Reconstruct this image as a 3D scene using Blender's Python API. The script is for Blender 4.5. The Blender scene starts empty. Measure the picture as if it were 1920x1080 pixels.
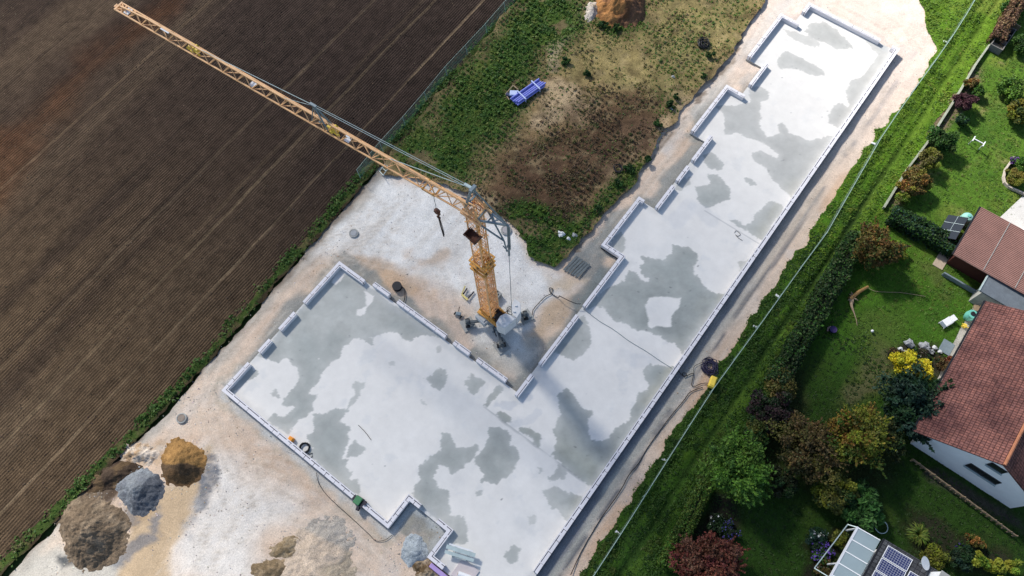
import bpy, math, random
import numpy as np
from mathutils import Vector, Matrix

# ------------------------------------------------------------------ camera, world, sun
S = bpy.context.scene
COL = S.collection
RM = np.array([[0.79884267, 0.60125145, -0.01863024],
               [0.55170775, -0.74465673, -0.37563932],
               [-0.23972682, 0.28979827, -0.92657866]])   # survey of the building grid: world -> camera axes
FOC, CAMH = 1392.33, 60.0
cam = bpy.data.cameras.new('camera')
cam.sensor_width = 36.0
cam.lens = FOC / 1920 * 36
cam.clip_start, cam.clip_end = 0.5, 3000
co = bpy.data.objects.new('camera', cam)
COL.objects.link(co)
m = Matrix((RM[0], -RM[1], -RM[2])).transposed().to_4x4()
m.translation = (0, 0, CAMH)
co.matrix_world = m
S.camera = co

SUN_EL, SUN_AZ = math.radians(40), math.radians(166)      # azimuth measured from +X, where the sun stands
sd = Vector((math.cos(SUN_EL) * math.cos(SUN_AZ), math.cos(SUN_EL) * math.sin(SUN_AZ), math.sin(SUN_EL)))
w = bpy.data.worlds.new('World')
S.world = w
w.use_nodes = True
nt = w.node_tree
sky = nt.nodes.new('ShaderNodeTexSky')
sky.sky_type = 'NISHITA'
sky.sun_disc = False
sky.sun_elevation = SUN_EL
sky.sun_rotation = math.pi / 2 - SUN_AZ
bg = nt.nodes['Background']
bg.inputs['Strength'].default_value = 0.10
nt.links.new(sky.outputs[0], bg.inputs['Color'])
sl = bpy.data.lights.new('sun', 'SUN')
sl.energy = 5.0
sl.angle = math.radians(5.0)
sl.color = (1.0, 0.955, 0.88)
so = bpy.data.objects.new('sun', sl)
COL.objects.link(so)
so.rotation_euler = sd.to_track_quat('Z', 'Y').to_euler()
so.location = sd * 200
S.view_settings.view_transform = 'Standard'
S.view_settings.look = 'None'
S.view_settings.exposure = 0.66
S.view_settings.gamma = 1.0
S.render.engine = 'CYCLES'

# ------------------------------------------------------------------ helpers
def W(px, py, z=0.0):
    d = RM.T @ np.array([px - 960, py - 540, FOC])
    t = (z - CAMH) / d[2]
    return (float(d[0] * t), float(d[1] * t))

def PX(l, z=0.0, crop=None):
    if crop:
        x0, y0, s = crop
        return [W(x0 + x / s, y0 + y / s, z) for x, y in l]
    return [W(x, y, z) for x, y in l]

ORG = {}
def link(o, parent=None):
    COL.objects.link(o)
    if parent is not None:
        o.parent = parent
    return o

def tag(o, label, cat, group=None):
    o['label'] = label
    o['category'] = cat
    if group:
        o['group'] = group
    return o

def thing(name, loc, label, cat, group=None, rz=0.0):
    o = bpy.data.objects.new(name, None)
    o.empty_display_size = 0.3
    COL.objects.link(o)
    o.location = loc
    o.rotation_euler = (0, 0, rz)
    ORG[o.name] = Vector(loc)
    return tag(o, label, cat, group)

class MB:
    """collects shapes (world coordinates) that become one mesh"""
    def __init__(self):
        self.v = []
        self.f = []
    def add(self, v, f):
        n = len(self.v)
        self.v += [tuple(p) for p in v]
        self.f += [tuple(i + n for i in q) for q in f]
        return self
    def box(self, c, s, rz=0.0, tilt=None, bev=0.0):
        c = Vector(c)
        R = Matrix.Rotation(rz, 3, 'Z')
        if tilt is not None:
            R = R @ tilt
        hx, hy, hz = s[0] / 2, s[1] / 2, s[2] / 2
        if bev <= 0:
            P = [(x, y, z) for z in (-hz, hz) for x, y in ((-hx, -hy), (hx, -hy), (hx, hy), (-hx, hy))]
            F = [(3, 2, 1, 0), (4, 5, 6, 7), (0, 1, 5, 4), (1, 2, 6, 5), (2, 3, 7, 6), (3, 0, 4, 7)]
        else:
            b = bev
            ring = lambda z, k: [(-hx + k, -hy + k + b, z), (-hx + k + b, -hy + k, z), (hx - k - b, -hy + k, z), (hx - k, -hy + k + b, z),
                                 (hx - k, hy - k - b, z), (hx - k - b, hy - k, z), (-hx + k + b, hy - k, z), (-hx + k, hy - k - b, z)]
            P = ring(-hz, 0) + ring(hz - b, 0) + ring(hz, b * 0.8)
            F = [tuple(range(7, -1, -1)), tuple(range(16, 24))]
            for r in (0, 8):
                for i in range(8):
                    j = (i + 1) % 8
                    F.append((r + i, r + j, r + 8 + j, r + 8 + i))
        return self.add([c + R @ Vector(p) for p in P], F)
    def bar(self, a, b, w, h=None, up=(0, 0, 1)):
        a, b = Vector(a), Vector(b)
        h = h or w
        d = (b - a)
        if d.length < 1e-6:
            return self
        d.normalize()
        u = Vector(up)
        s = d.cross(u)
        if s.length < 1e-3:
            s = d.cross(Vector((1, 0, 0)))
        s.normalize()
        u = s.cross(d)
        s, u = s * w / 2, u * h / 2
        return self.add([a - s - u, a + s - u, a + s + u, a - s + u, b - s - u, b + s - u, b + s + u, b - s + u],
                        [(3, 2, 1, 0), (4, 5, 6, 7), (0, 1, 5, 4), (1, 2, 6, 5), (2, 3, 7, 6), (3, 0, 4, 7)])
    def tube(self, pts, r, n=6, cap=True):
        pts = [Vector(p) for p in pts]
        rr = r if isinstance(r, (list, tuple)) else [r] * len(pts)
        V = []
        side = None
        for i, p in enumerate(pts):
            d = (pts[min(i + 1, len(pts) - 1)] - pts[max(i - 1, 0)])
            d.normalize()
            if side is None:
                side = d.cross(Vector((0, 0, 1)))
                if side.length < 1e-3:
                    side = Vector((1, 0, 0))
            side = side - d * side.dot(d)
            if side.length < 1e-4:
                side = d.orthogonal()
            side.normalize()
            u = side.cross(d)
            for k in range(n):
                a = 2 * math.pi * k / n
                V.append(p + (side * math.cos(a) + u * math.sin(a)) * rr[i])
        F = []
        for i in range(len(pts) - 1):
            for k in range(n):
                j = (k + 1) % n
                F.append((i * n + k, i * n + j, (i + 1) * n + j, (i + 1) * n + k))
        if cap:
            F.append(tuple(range(n - 1, -1, -1)))
            F.append(tuple(range((len(pts) - 1) * n, len(pts) * n)))
        return self.add(V, F)
    def lathe(self, c, prof, n=20, sx=1.0, sy=1.0):
        V, F = [], []
        for r, z in prof:
            for k in range(n):
                a = 2 * math.pi * k / n
                V.append((c[0] + r * sx * math.cos(a), c[1] + r * sy * math.sin(a), c[2] + z))
        for i in range(len(prof) - 1):
            for k in range(n):
                j = (k + 1) % n
                F.append((i * n + k, i * n + j, (i + 1) * n + j, (i + 1) * n + k))
        F.append(tuple(range(n - 1, -1, -1)))
        F.append(tuple(range((len(prof) - 1) * n, len(prof) * n)))
        return self.add(V, F)
    def prism(self, poly, z0, z1):
        n = len(poly)
        ar = sum(poly[i][0] * poly[(i + 1) % n][1] - poly[(i + 1) % n][0] * poly[i][1] for i in range(n))
        if ar < 0:
            poly = poly[::-1]
        V = [(x, y, z0) for x, y in poly] + [(x, y, z1) for x, y in poly]
        F = [tuple(range(n - 1, -1, -1)), tuple(range(n, 2 * n))]
        for i in range(n):
            j = (i + 1) % n
            F.append((i, j, n + j, n + i))
        return self.add(V, F)
    def quad(self, a, b, c, d):
        return self.add([a, b, c, d], [(0, 1, 2, 3)])
    def slabq(self, P, t):
        """a thick plate from four corner points"""
        P = [Vector(p) for p in P]
        nn = (P[1] - P[0]).cross(P[3] - P[0]).normalized() * t
        V = [p - nn for p in P] + P
        return self.add(V, [(3, 2, 1, 0), (4, 5, 6, 7), (0, 1, 5, 4), (1, 2, 6, 5), (2, 3, 7, 6), (3, 0, 4, 7)])
    def build(self, name, mat, parent=None, smooth=False, label=None, org=None):
        o0 = Vector((0, 0, 0))
        if parent is not None:
            p = parent
            while p.parent:
                p = p.parent
            o0 = ORG[p.name]
        elif org is not None:
            o0 = Vector(org)
        me = bpy.data.meshes.new(name)
        me.from_pydata([(x - o0[0], y - o0[1], z - o0[2]) for x, y, z in self.v], [], self.f)
        me.validate()
        me.materials.append(mat)
        if smooth:
            me.polygons.foreach_set('use_smooth', [True] * len(me.polygons))
        me.update()
        o = bpy.data.objects.new(name, me)
        if parent is None:
            o.location = o0
            ORG[o.name] = o0
        if label:
            o['label'] = label
        return link(o, parent)

def npmesh(name, V, F, mat, parent=None, cols=None, attrs=None, smooth=False, org=None):
    """mesh straight from numpy: V (n,3), F (m,3|4), point colours"""
    o0 = np.zeros(3)
    if parent is not None:
        p = parent
        while p.parent:
            p = p.parent
        o0 = np.array(ORG[p.name])
    elif org is not None:
        o0 = np.array(org, dtype=float)
    V = np.ascontiguousarray(V - o0, dtype=np.float32)
    F = np.ascontiguousarray(F, dtype=np.int32)
    me = bpy.data.meshes.new(name)
    me.vertices.add(len(V))
    me.vertices.foreach_set('co', V.ravel())
    k = F.shape[1]
    me.loops.add(F.size)
    me.loops.foreach_set('vertex_index', F.ravel())
    me.polygons.add(len(F))
    me.polygons.foreach_set('loop_start', np.arange(0, F.size, k, dtype=np.int32))
    if smooth:
        me.polygons.foreach_set('use_smooth', np.ones(len(F), dtype=bool))
    me.update(calc_edges=True)
    if cols is not None:
        a = me.attributes.new('col', 'FLOAT_COLOR', 'POINT')
        c = np.ones((len(V), 4), dtype=np.float32)
        c[:, :3] = cols
        a.data.foreach_set('color', c.ravel())
    for n, arr in (attrs or {}).items():
        a = me.attributes.new(n, 'FLOAT', 'POINT')
        a.data.foreach_set('value', np.ascontiguousarray(arr, dtype=np.float32))
    me.materials.append(mat)
    o = bpy.data.objects.new(name, me)
    if parent is None:
        o.location = o0
        ORG[o.name] = Vector(o0)
    return link(o, parent)

def vnoise(x, y, seed=0):
    xi, yi = np.floor(x).astype(np.int64), np.floor(y).astype(np.int64)
    fx, fy = x - xi, y - yi
    fx, fy = fx * fx * (3 - 2 * fx), fy * fy * (3 - 2 * fy)
    def h(a, b):
        n = (a * 374761393 + b * 668265263 + seed * 1442695041) & 0xffffffff
        n = ((n ^ (n >> 13)) * 1274126177) & 0xffffffff
        n = n ^ (n >> 16)
        return (n & 0xffff) / 65535.0
    return (h(xi, yi) * (1 - fx) + h(xi + 1, yi) * fx) * (1 - fy) + (h(xi, yi + 1) * (1 - fx) + h(xi + 1, yi + 1) * fx) * fy

def fbm(x, y, size, octv=4, seed=0, gain=0.5):
    """about -1..1; size in metres of the largest blobs"""
    s, a, t = np.zeros_like(x), 1.0, 0.0
    for i in range(octv):
        k = 2.0 ** i / size
        s += a * (vnoise(x * k + 17.3 * i, y * k - 9.1 * i, seed + i) * 2 - 1)
        t += a
        a *= gain
    return s / t * 1.6

def sdf(poly, x, y):
    """signed distance, negative inside"""
    d = np.full(x.shape, 1e9)
    ins = np.zeros(x.shape, dtype=bool)
    n = len(poly)
    for i in range(n):
        ax, ay = poly[i]
        bx, by = poly[(i + 1) % n]
        ex, ey = bx - ax, by - ay
        L = ex * ex + ey * ey + 1e-12
        t = np.clip(((x - ax) * ex + (y - ay) * ey) / L, 0, 1)
        d = np.minimum(d, (x - ax - t * ex) ** 2 + (y - ay - t * ey) ** 2)
        c = ((ay > y) != (by > y))
        if abs(by - ay) > 1e-12:
            ins ^= c & (x < (bx - ax) * (y - ay) / (by - ay) + ax)
    return np.where(ins, -1, 1) * np.sqrt(d)

def linedist(pts, x, y):
    d = np.full(x.shape, 1e9)
    for (ax, ay), (bx, by) in zip(pts[:-1], pts[1:]):
        ex, ey = bx - ax, by - ay
        t = np.clip(((x - ax) * ex + (y - ay) * ey) / (ex * ex + ey * ey + 1e-12), 0, 1)
        d = np.minimum(d, np.hypot(x - ax - t * ex, y - ay - t * ey))
    return d

def sst(a, b, x):
    t = np.clip((x - a) / (b - a), 0, 1)
    return t * t * (3 - 2 * t)

class Paint:
    def __init__(self, x, y, base):
        self.x, self.y = x, y
        self.c = np.tile(np.array(base, dtype=float), (len(x), 1))
    def mix(self, f, col):
        f = np.clip(f, 0, 1)[:, None]
        self.c = self.c * (1 - f) + np.array(col) * f
        return self
    def area(self, poly, col, soft=1.0, namp=1.0, nsize=3.0, k=1.0, seed=1):
        d = sdf(poly, self.x, self.y) + namp * fbm(self.x, self.y, nsize, 4, seed)
        return self.mix(k * sst(soft / 2, -soft / 2, d), col)
    def line(self, pts, col, wid, k=1.0, namp=0.1, nsize=1.0, seed=1, soft=None):
        d = linedist(pts, self.x, self.y) + namp * fbm(self.x, self.y, nsize, 3, seed)
        return self.mix(k * sst(wid + (soft or wid * 0.6), wid, d), col)
    def blot(self, size, col, lo, hi, k=1.0, seed=5, mask=None):
        f = k * sst(lo, hi, fbm(self.x, self.y, size, 5, seed, 0.6))
        if mask is not None:
            f = f * mask
        return self.mix(f, col)
    def gain(self, size, amt, seed=9, octv=5):
        self.c *= (1 + amt * fbm(self.x, self.y, size, octv, seed, 0.65))[:, None]
        return self

def sheet(name, poly, z, cell, mat, paint, namp=0.0, nsize=1.5, seed=3, relief=None, cellxy=None, attrs=None, kind='structure'):
    """ground sheet: a grid whose border cells are pulled onto the (ragged) outline"""
    xs, ys = [p[0] for p in poly], [p[1] for p in poly]
    cx, cy = cellxy or (cell, cell)
    X = np.arange(min(xs) - 1.5 * cx, max(xs) + 2 * cx, cx)
    Y = np.arange(min(ys) - 1.5 * cy, max(ys) + 2 * cy, cy)
    gx, gy = np.meshgrid(X, Y)
    shp = gx.shape
    x, y = gx.ravel().copy(), gy.ravel().copy()
    d = sdf(poly, x, y)
    if namp:
        d = d + namp * fbm(x, y, nsize, 4, seed)
    D = d.reshape(shp)
    gyy, gxx = np.gradient(D, cy, cx)
    gl = np.maximum(np.hypot(gxx, gyy), 0.3)
    out = d > 0
    cellin = np.minimum(np.minimum(D[:-1, :-1], D[1:, :-1]), np.minimum(D[:-1, 1:], D[1:, 1:])) < 0
    mv = np.where(out, np.clip(d, 0, 1.3 * max(cx, cy)), 0)
    x -= mv * (gxx / gl ** 2).ravel() * gl.ravel().clip(0.3, 1)
    y -= mv * (gyy / gl ** 2).ravel() * gl.ravel().clip(0.3, 1)
    idx = np.arange(x.size).reshape(shp)
    F = np.stack([idx[:-1, :-1], idx[:-1, 1:], idx[1:, 1:], idx[1:, :-1]], -1)[cellin]
    used = np.unique(F)
    rm = np.full(x.size, -1)
    rm[used] = np.arange(used.size)
    F = rm[F]
    x, y = x[used], y[used]
    zz = np.full(x.size, float(z))
    if relief is not None:
        zz = zz + relief(x, y)
    c = paint(x, y)
    if mat is M_grass:
        gr = (c[:, 1] > c[:, 0] * 1.1)[:, None]
        c = np.where(gr, c * np.array((.88, 1.02, .70)), c)
    at = attrs(x, y) if attrs else None
    o = npmesh(name, np.stack([x, y, zz], 1), F, mat, cols=np.clip(c, 0.002, 1), attrs=at, smooth=True)
    o['kind'] = kind
    return o

# ------------------------------------------------------------------ unseen clouds added out of frame to dim the sun
def shade_cloud(name, tgt, L, rx, ry, rz, dens, seed):
    C = np.array([tgt[0], tgt[1], 0.0]) + np.array(sd) * L
    nu, nv = 40, 24
    V = []
    for i in range(nv + 1):
        th = math.pi * i / nv
        for k in range(nu):
            a = 2 * math.pi * k / nu
            V.append((math.sin(th) * math.cos(a), math.sin(th) * math.sin(a), math.cos(th)))
    V = np.array(V)
    n = 1 + .16 * fbm(V[:, 0] * 1.0 + V[:, 2], V[:, 1] * 1.0 - V[:, 2], 1.1, 3, seed)
    V = V * n[:, None] * np.array([rx, ry, rz]) + C
    F = []
    for i in range(nv):
        for k in range(nu):
            j = (k + 1) % nu
            F.append((i * nu + k, (i + 1) * nu + k, (i + 1) * nu + j, i * nu + j))
    m = bpy.data.materials.new('shade_cloud_vapour')
    m.use_nodes = True
    t = m.node_tree
    t.nodes.remove(t.nodes['Principled BSDF'])
    v = t.nodes.new('ShaderNodeVolumePrincipled')
    v.inputs['Color'].default_value = (.95, .95, .96, 1)
    v.inputs['Density'].default_value = dens
    v.inputs['Anisotropy'].default_value = .3
    t.links.new(v.outputs[0], t.nodes['Material Output'].inputs['Volume'])
    o = npmesh(name, V, np.array(F), m, org=C, smooth=True)
    o['kind'] = 'structure'
    return o
shade_cloud('shade_cloud', (-12, 13), 420, 48, 42, 11, 0.041, 3)  # added to weaken the sun and the mast shadow over the slab
shade_cloud('shade_cloud', (26, 19), 400, 27, 25, 9, 0.022, 5)  # added to darken the lower right garden

# ------------------------------------------------------------------ materials
def nodemat(name):
    m = bpy.data.materials.new(name)
    m.use_nodes = True
    t = m.node_tree
    return m, t, t.nodes['Principled BSDF'], t.nodes, t.links

def mat(name, col, rough=0.8, var=0.25, size=1.0, fine=0.0, fsize=0.08, bump=0.0, bsize=0.1, attr=False, metal=0.0, spec=0.3, trans=0.0):
    """procedural: base colour (or the painted attribute) broken up by two noises, and bump"""
    m, t, b, N, L = nodemat(name)
    tc = N.new('ShaderNodeTexCoord')
    if attr:
        a = N.new('ShaderNodeAttribute')
        a.attribute_name = 'col'
        src = a.outputs['Color']
    else:
        r = N.new('ShaderNodeRGB')
        r.outputs[0].default_value = (*col, 1)
        src = r.outputs[0]
    def mul(src, size, amt, det):
        n = N.new('ShaderNodeTexNoise')
        n.inputs['Scale'].default_value = 1.0 / size
        n.inputs['Detail'].default_value = det
        n.inputs['Roughness'].default_value = 0.65
        L.new(tc.outputs['Object'], n.inputs['Vector'])
        mr = N.new('ShaderNodeMapRange')
        mr.inputs['From Min'].default_value = 0.25
        mr.inputs['From Max'].default_value = 0.75
        mr.inputs['To Min'].default_value = 1 - amt
        mr.inputs['To Max'].default_value = 1 + amt
        L.new(n.outputs[0], mr.inputs['Value'])
        mx = N.new('ShaderNodeMix')
        mx.data_type = 'RGBA'
        mx.blend_type = 'MULTIPLY'
        mx.inputs['Factor'].default_value = 1.0
        L.new(src, mx.inputs['A'])
        L.new(mr.outputs[0], mx.inputs['B'])
        return mx.outputs['Result']
    if var:
        src = mul(src, size, var, 5)
    if fine:
        src = mul(src, fsize, fine, 3)
    L.new(src, b.inputs['Base Color'])
    b.inputs['Roughness'].default_value = rough
    b.inputs['Metallic'].default_value = metal
    b.inputs['Specular IOR Level'].default_value = spec
    if bump:
        n = N.new('ShaderNodeTexNoise')
        n.inputs['Scale'].default_value = 1.0 / bsize
        n.inputs['Detail'].default_value = 6
        n.inputs['Roughness'].default_value = 0.7
        L.new(tc.outputs['Object'], n.inputs['Vector'])
        bp = N.new('ShaderNodeBump')
        bp.inputs['Strength'].default_value = 1.0
        bp.inputs['Distance'].default_value = bump
        L.new(n.outputs[0], bp.inputs['Height'])
        L.new(bp.outputs[0], b.inputs['Normal'])
    if trans:
        tr = N.new('ShaderNodeBsdfTranslucent')
        L.new(src, tr.inputs['Color'])
        mx = N.new('ShaderNodeMixShader')
        mx.inputs[0].default_value = trans
        L.new(b.outputs[0], mx.inputs[1])
        L.new(tr.outputs[0], mx.inputs[2])
        L.new(mx.outputs[0], N['Material Output'].inputs['Surface'])
    return m

def netmat(name, col, alpha):
    m, t, b, N, L = nodemat(name)
    b.inputs['Base Color'].default_value = (*col, 1)
    b.inputs['Roughness'].default_value = 0.6
    tc = N.new('ShaderNodeTexCoord')
    n = N.new('ShaderNodeTexNoise')
    n.inputs['Scale'].default_value = 2.5
    n.inputs['Detail'].default_value = 4
    L.new(tc.outputs['Object'], n.inputs['Vector'])
    mr = N.new('ShaderNodeMapRange')
    mr.inputs['From Min'].default_value = 0.3
    mr.inputs['From Max'].default_value = 0.7
    mr.inputs['To Min'].default_value = alpha * 0.4
    mr.inputs['To Max'].default_value = alpha * 1.5
    L.new(n.outputs[0], mr.inputs['Value'])
    L.new(mr.outputs[0], b.inputs['Alpha'])
    return m

M_soil = mat('soil', (0, 0, 0), 0.95, 0.35, 0.9, 0.55, 0.09, 0.06, 0.12, attr=True, spec=0.1)
M_site = mat('site_dirt', (0, 0, 0), 0.95, 0.10, 0.7, 0.24, 0.09, 0.05, 0.16, attr=True, spec=0.1)
M_grass = mat('grass_ground', (0, 0, 0), 0.9, 0.30, 0.5, 0.4, 0.09, 0.08, 0.15, attr=True, spec=0.1)
M_leaf = mat('leaves', (0, 0, 0), 0.6, 0.0, attr=True, spec=0.25, trans=0.25)
M_pile = mat('heap_material', (0, 0, 0), 0.95, 0.15, 0.5, 0.5, 0.08, 0.08, 0.10, attr=True, spec=0.1)
M_bark = mat('bark', (0.10, 0.075, 0.05), 0.9, 0.3, 0.2, bump=0.02, bsize=0.05)
M_block = mat('white_block', (0.71, 0.69, 0.71), 0.85, 0.08, 0.8, 0.07, 0.05, 0.004, 0.03)
M_dark = mat('dark_joint', (0.045, 0.04, 0.05), 0.8, 0.3, 0.3)
M_orange = mat('crane_orange', (0.83, 0.48, 0.23), 0.55, 0.22, 0.7, 0.15, 0.06)
M_orange2 = mat('crane_orange_deep', (0.66, 0.34, 0.08), 0.5, 0.2, 0.4)
M_steel = mat('grey_steel', (0.20, 0.25, 0.28), 0.5, 0.15, 0.4, metal=0.2)
M_lsteel = mat('galvanised', (0.46, 0.55, 0.54), 0.45, 0.15, 0.5, metal=0.2)
M_black = mat('black_rubber', (0.016, 0.016, 0.02), 0.6, 0.3, 0.2)
M_conc = mat('ballast_concrete', (0.68, 0.69, 0.69), 0.85, 0.10, 0.5, 0.08, 0.06, 0.01, 0.08)
M_concg = mat('grey_concrete', (0.34, 0.34, 0.32), 0.9, 0.2, 0.5, 0.15, 0.07, 0.01, 0.06)
M_white = mat('white_paint', (0.76, 0.77, 0.78), 0.6, 0.06, 0.8)
M_render = mat('white_render', (0.90, 0.90, 0.90), 0.85, 0.07, 1.2, 0.05, 0.05, 0.004, 0.04)
M_wood = mat('weathered_wood', (0.27, 0.20, 0.13), 0.8, 0.3, 0.3, 0.2, 0.05)
M_yellow = mat('yellow_plastic', (0.80, 0.58, 0.08), 0.5, 0.12, 0.2)
M_yelpale = mat('pale_yellow_paint', (0.72, 0.60, 0.22), 0.5, 0.15, 0.3)
M_orangebox = mat('orange_plastic', (0.80, 0.30, 0.03), 0.5, 0.12, 0.2)
M_blue = mat('violet_blue_pipe', (0.22, 0.25, 0.66), 0.45, 0.15, 0.4)
M_lblue = mat('pale_blue_band', (0.48, 0.55, 0.78), 0.5, 0.1, 0.3)
M_green = mat('green_crate', (0.07, 0.22, 0.10), 0.6, 0.25, 0.2)
M_teal = mat('teal_plastic', (0.16, 0.50, 0.42), 0.45, 0.1, 0.3)
M_brown = mat('rust_brown', (0.10, 0.04, 0.025), 0.7, 0.3, 0.3)
M_glass = mat('dark_glass', (0.015, 0.018, 0.022), 0.12, 0.2, 0.5, spec=0.5)
M_violet = mat('violet_sheet', (0.42, 0.30, 0.58), 0.5, 0.15, 0.4)
M_stone = mat('field_stone', (0.33, 0.34, 0.35), 0.9, 0.25, 0.3, 0.2, 0.05, 0.01, 0.05)
M_pinkboard = mat('pale_board', (0.58, 0.52, 0.52), 0.8, 0.1, 0.5)

# ------------------------------------------------------------------ setting: ground sheets
me = MB().add([(-420, -400, -0.5), (420, -400, -0.5), (420, 440, -0.5), (-420, 440, -0.5)], [(0, 1, 2, 3)])
g = me.build('ground', mat('far_ground', (0.06, 0.09, 0.025), 0.95, 0.4, 6.0, 0.3, 0.6, spec=0.1))
g['kind'] = 'structure'

SLAB = [(-29.2, -2.95), (-11.08, -2.95), (-11.08, -0.4), (-7.38, -0.4), (-7.38, -2.75), (0, -2.75), (0, 61.6), (-10, 61.6), (-10, 58.7),
        (-11.6, 58.7), (-11.6, 52.1), (-9.8, 52.1), (-9.8, 47.95), (-11.5, 47.95), (-11.5, 41.45), (-9.8, 41.45), (-9.8, 32.65), (-11.55, 32.65),
        (-11.55, 26.6), (-9.6, 26.6), (-9.6, 11.6), (-29.2, 11.6)]

# --- ploughed field
FIELD = [(-100, -70), (-33.3, -70), (-33.25, -23), (-32.5, -6), (-33.6, 20), (-34.3, 45), (-34.5, 110), (-100, 110)]
def p_field(x, y):
    xr = x + 0.012 * y
    p = Paint(x, y, (0.033, 0.0225, 0.018))
    p.mix(0.9 * sst(24, -12, y - 0.25 * (x + 60) + 6 * fbm(x, y, 22, 3, 4)), (0.080, 0.054, 0.032))
    p.mix(0.55 * sst(-0.1, 0.7, fbm(x * 1.0, y * 0.12, 5.0, 4, 8)), (0.088, 0.062, 0.040))
    p.mix(0.5 * sst(0.0, 0.8, fbm(x * 1.0, y * 0.08, 2.2, 4, 18)), (0.021, 0.0145, 0.012))
    for poly in ([(-20, 330), (0, 250), (60, 190), (130, 110), (200, 60), (300, -10), (350, -30), (350, 30), (240, 110), (150, 190), (60, 270), (20, 330), (-20, 420)],):
        p.area(PX(poly), (0.085, 0.032, 0.011), 4.0, 2.5, 7.0, 0.42, 21)
    fine = 0.5 + 0.5 * np.sin(2 * np.pi * (xr / 0.24 + 0.25 * fbm(x, y * 0.2, 3, 3, 31)))
    fade = 0.5 + 0.5 * sst(-0.5, 0.5, fbm(x, y * 0.25, 6, 4, 33)) * sst(-.7, .1, fbm(x, y * .5, 1.1, 3, 34))
    p.c *= (1 + (fine - 0.5) * 1.35 * fade)[:, None]
    LS = 0.95
    for x0, wd, col, k in ((-36.7, 0.17, (0.20, 0.145, 0.09), 0.8), (-40.9, 0.2, (0.19, 0.14, 0.085), 0.75), (-41.9, 0.3, (0.14, 0.10, 0.06), 0.4),
                           (-46.1, 0.25, (0.15, 0.11, 0.07), 0.6), (-46.6, 0.16, (0.010, 0.008, 0.007), 0.8), (-48.6, 0.12, (0.015, 0.011, 0.009), 0.6), (-51.1, 0.15, (0.010, 0.008, 0.007), 0.75),
                           (-56.1, 0.16, (0.012, 0.009, 0.008), 0.75), (-60.1, 0.2, (0.15, 0.105, 0.065), 0.5), (-64.5, 0.15, (0.012, 0.009, 0.008), 0.6), (-69, 0.18, (0.012, 0.009, 0.008), 0.6),
                           (-73.7, 0.2, (0.012, 0.009, 0.008), 0.6), (-39.0, 0.1, (0.014, 0.011, 0.010), 0.4), (-43.6, 0.1, (0.016, 0.012, 0.01), 0.45), (-53.6, 0.1, (0.016, 0.012, 0.01), 0.45), (-58.3, 0.12, (0.13, 0.09, 0.06), 0.3), (-34.7, 0.25, (0.02, 0.014, 0.011), 0.4)):
        d = np.abs(xr - x0 + 0.10 * fbm(x, y, 8, 3, 41) + 0.05 * fbm(x, y, 1.2, 2, 42))
        p.mix(k * (.55 if col[0] < .03 else .85) * sst(wd * 1.1, wd * 0.25, d) * (0.45 + 0.55 * sst(-0.5, 0.4, fbm(x, y, 9, 3, 43))), tuple(v * LS for v in col))
    p.gain(0.8, 0.16, 51)
    p.gain(0.35, 0.15, 52, 3)
    return p.c
def r_field(x, y):
    xr = x + 0.012 * y
    return 0.028 * np.sin(2 * np.pi * (xr / 0.24 + 0.25 * fbm(x, y * 0.2, 3, 3, 31))) + 0.05 * fbm(x, y, 0.9, 3, 61)
sheet('field', FIELD, -0.1, 0.3, M_soil, p_field, 0.18, 2.0, 5, r_field, cellxy=(0.06, 0.55))

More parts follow.
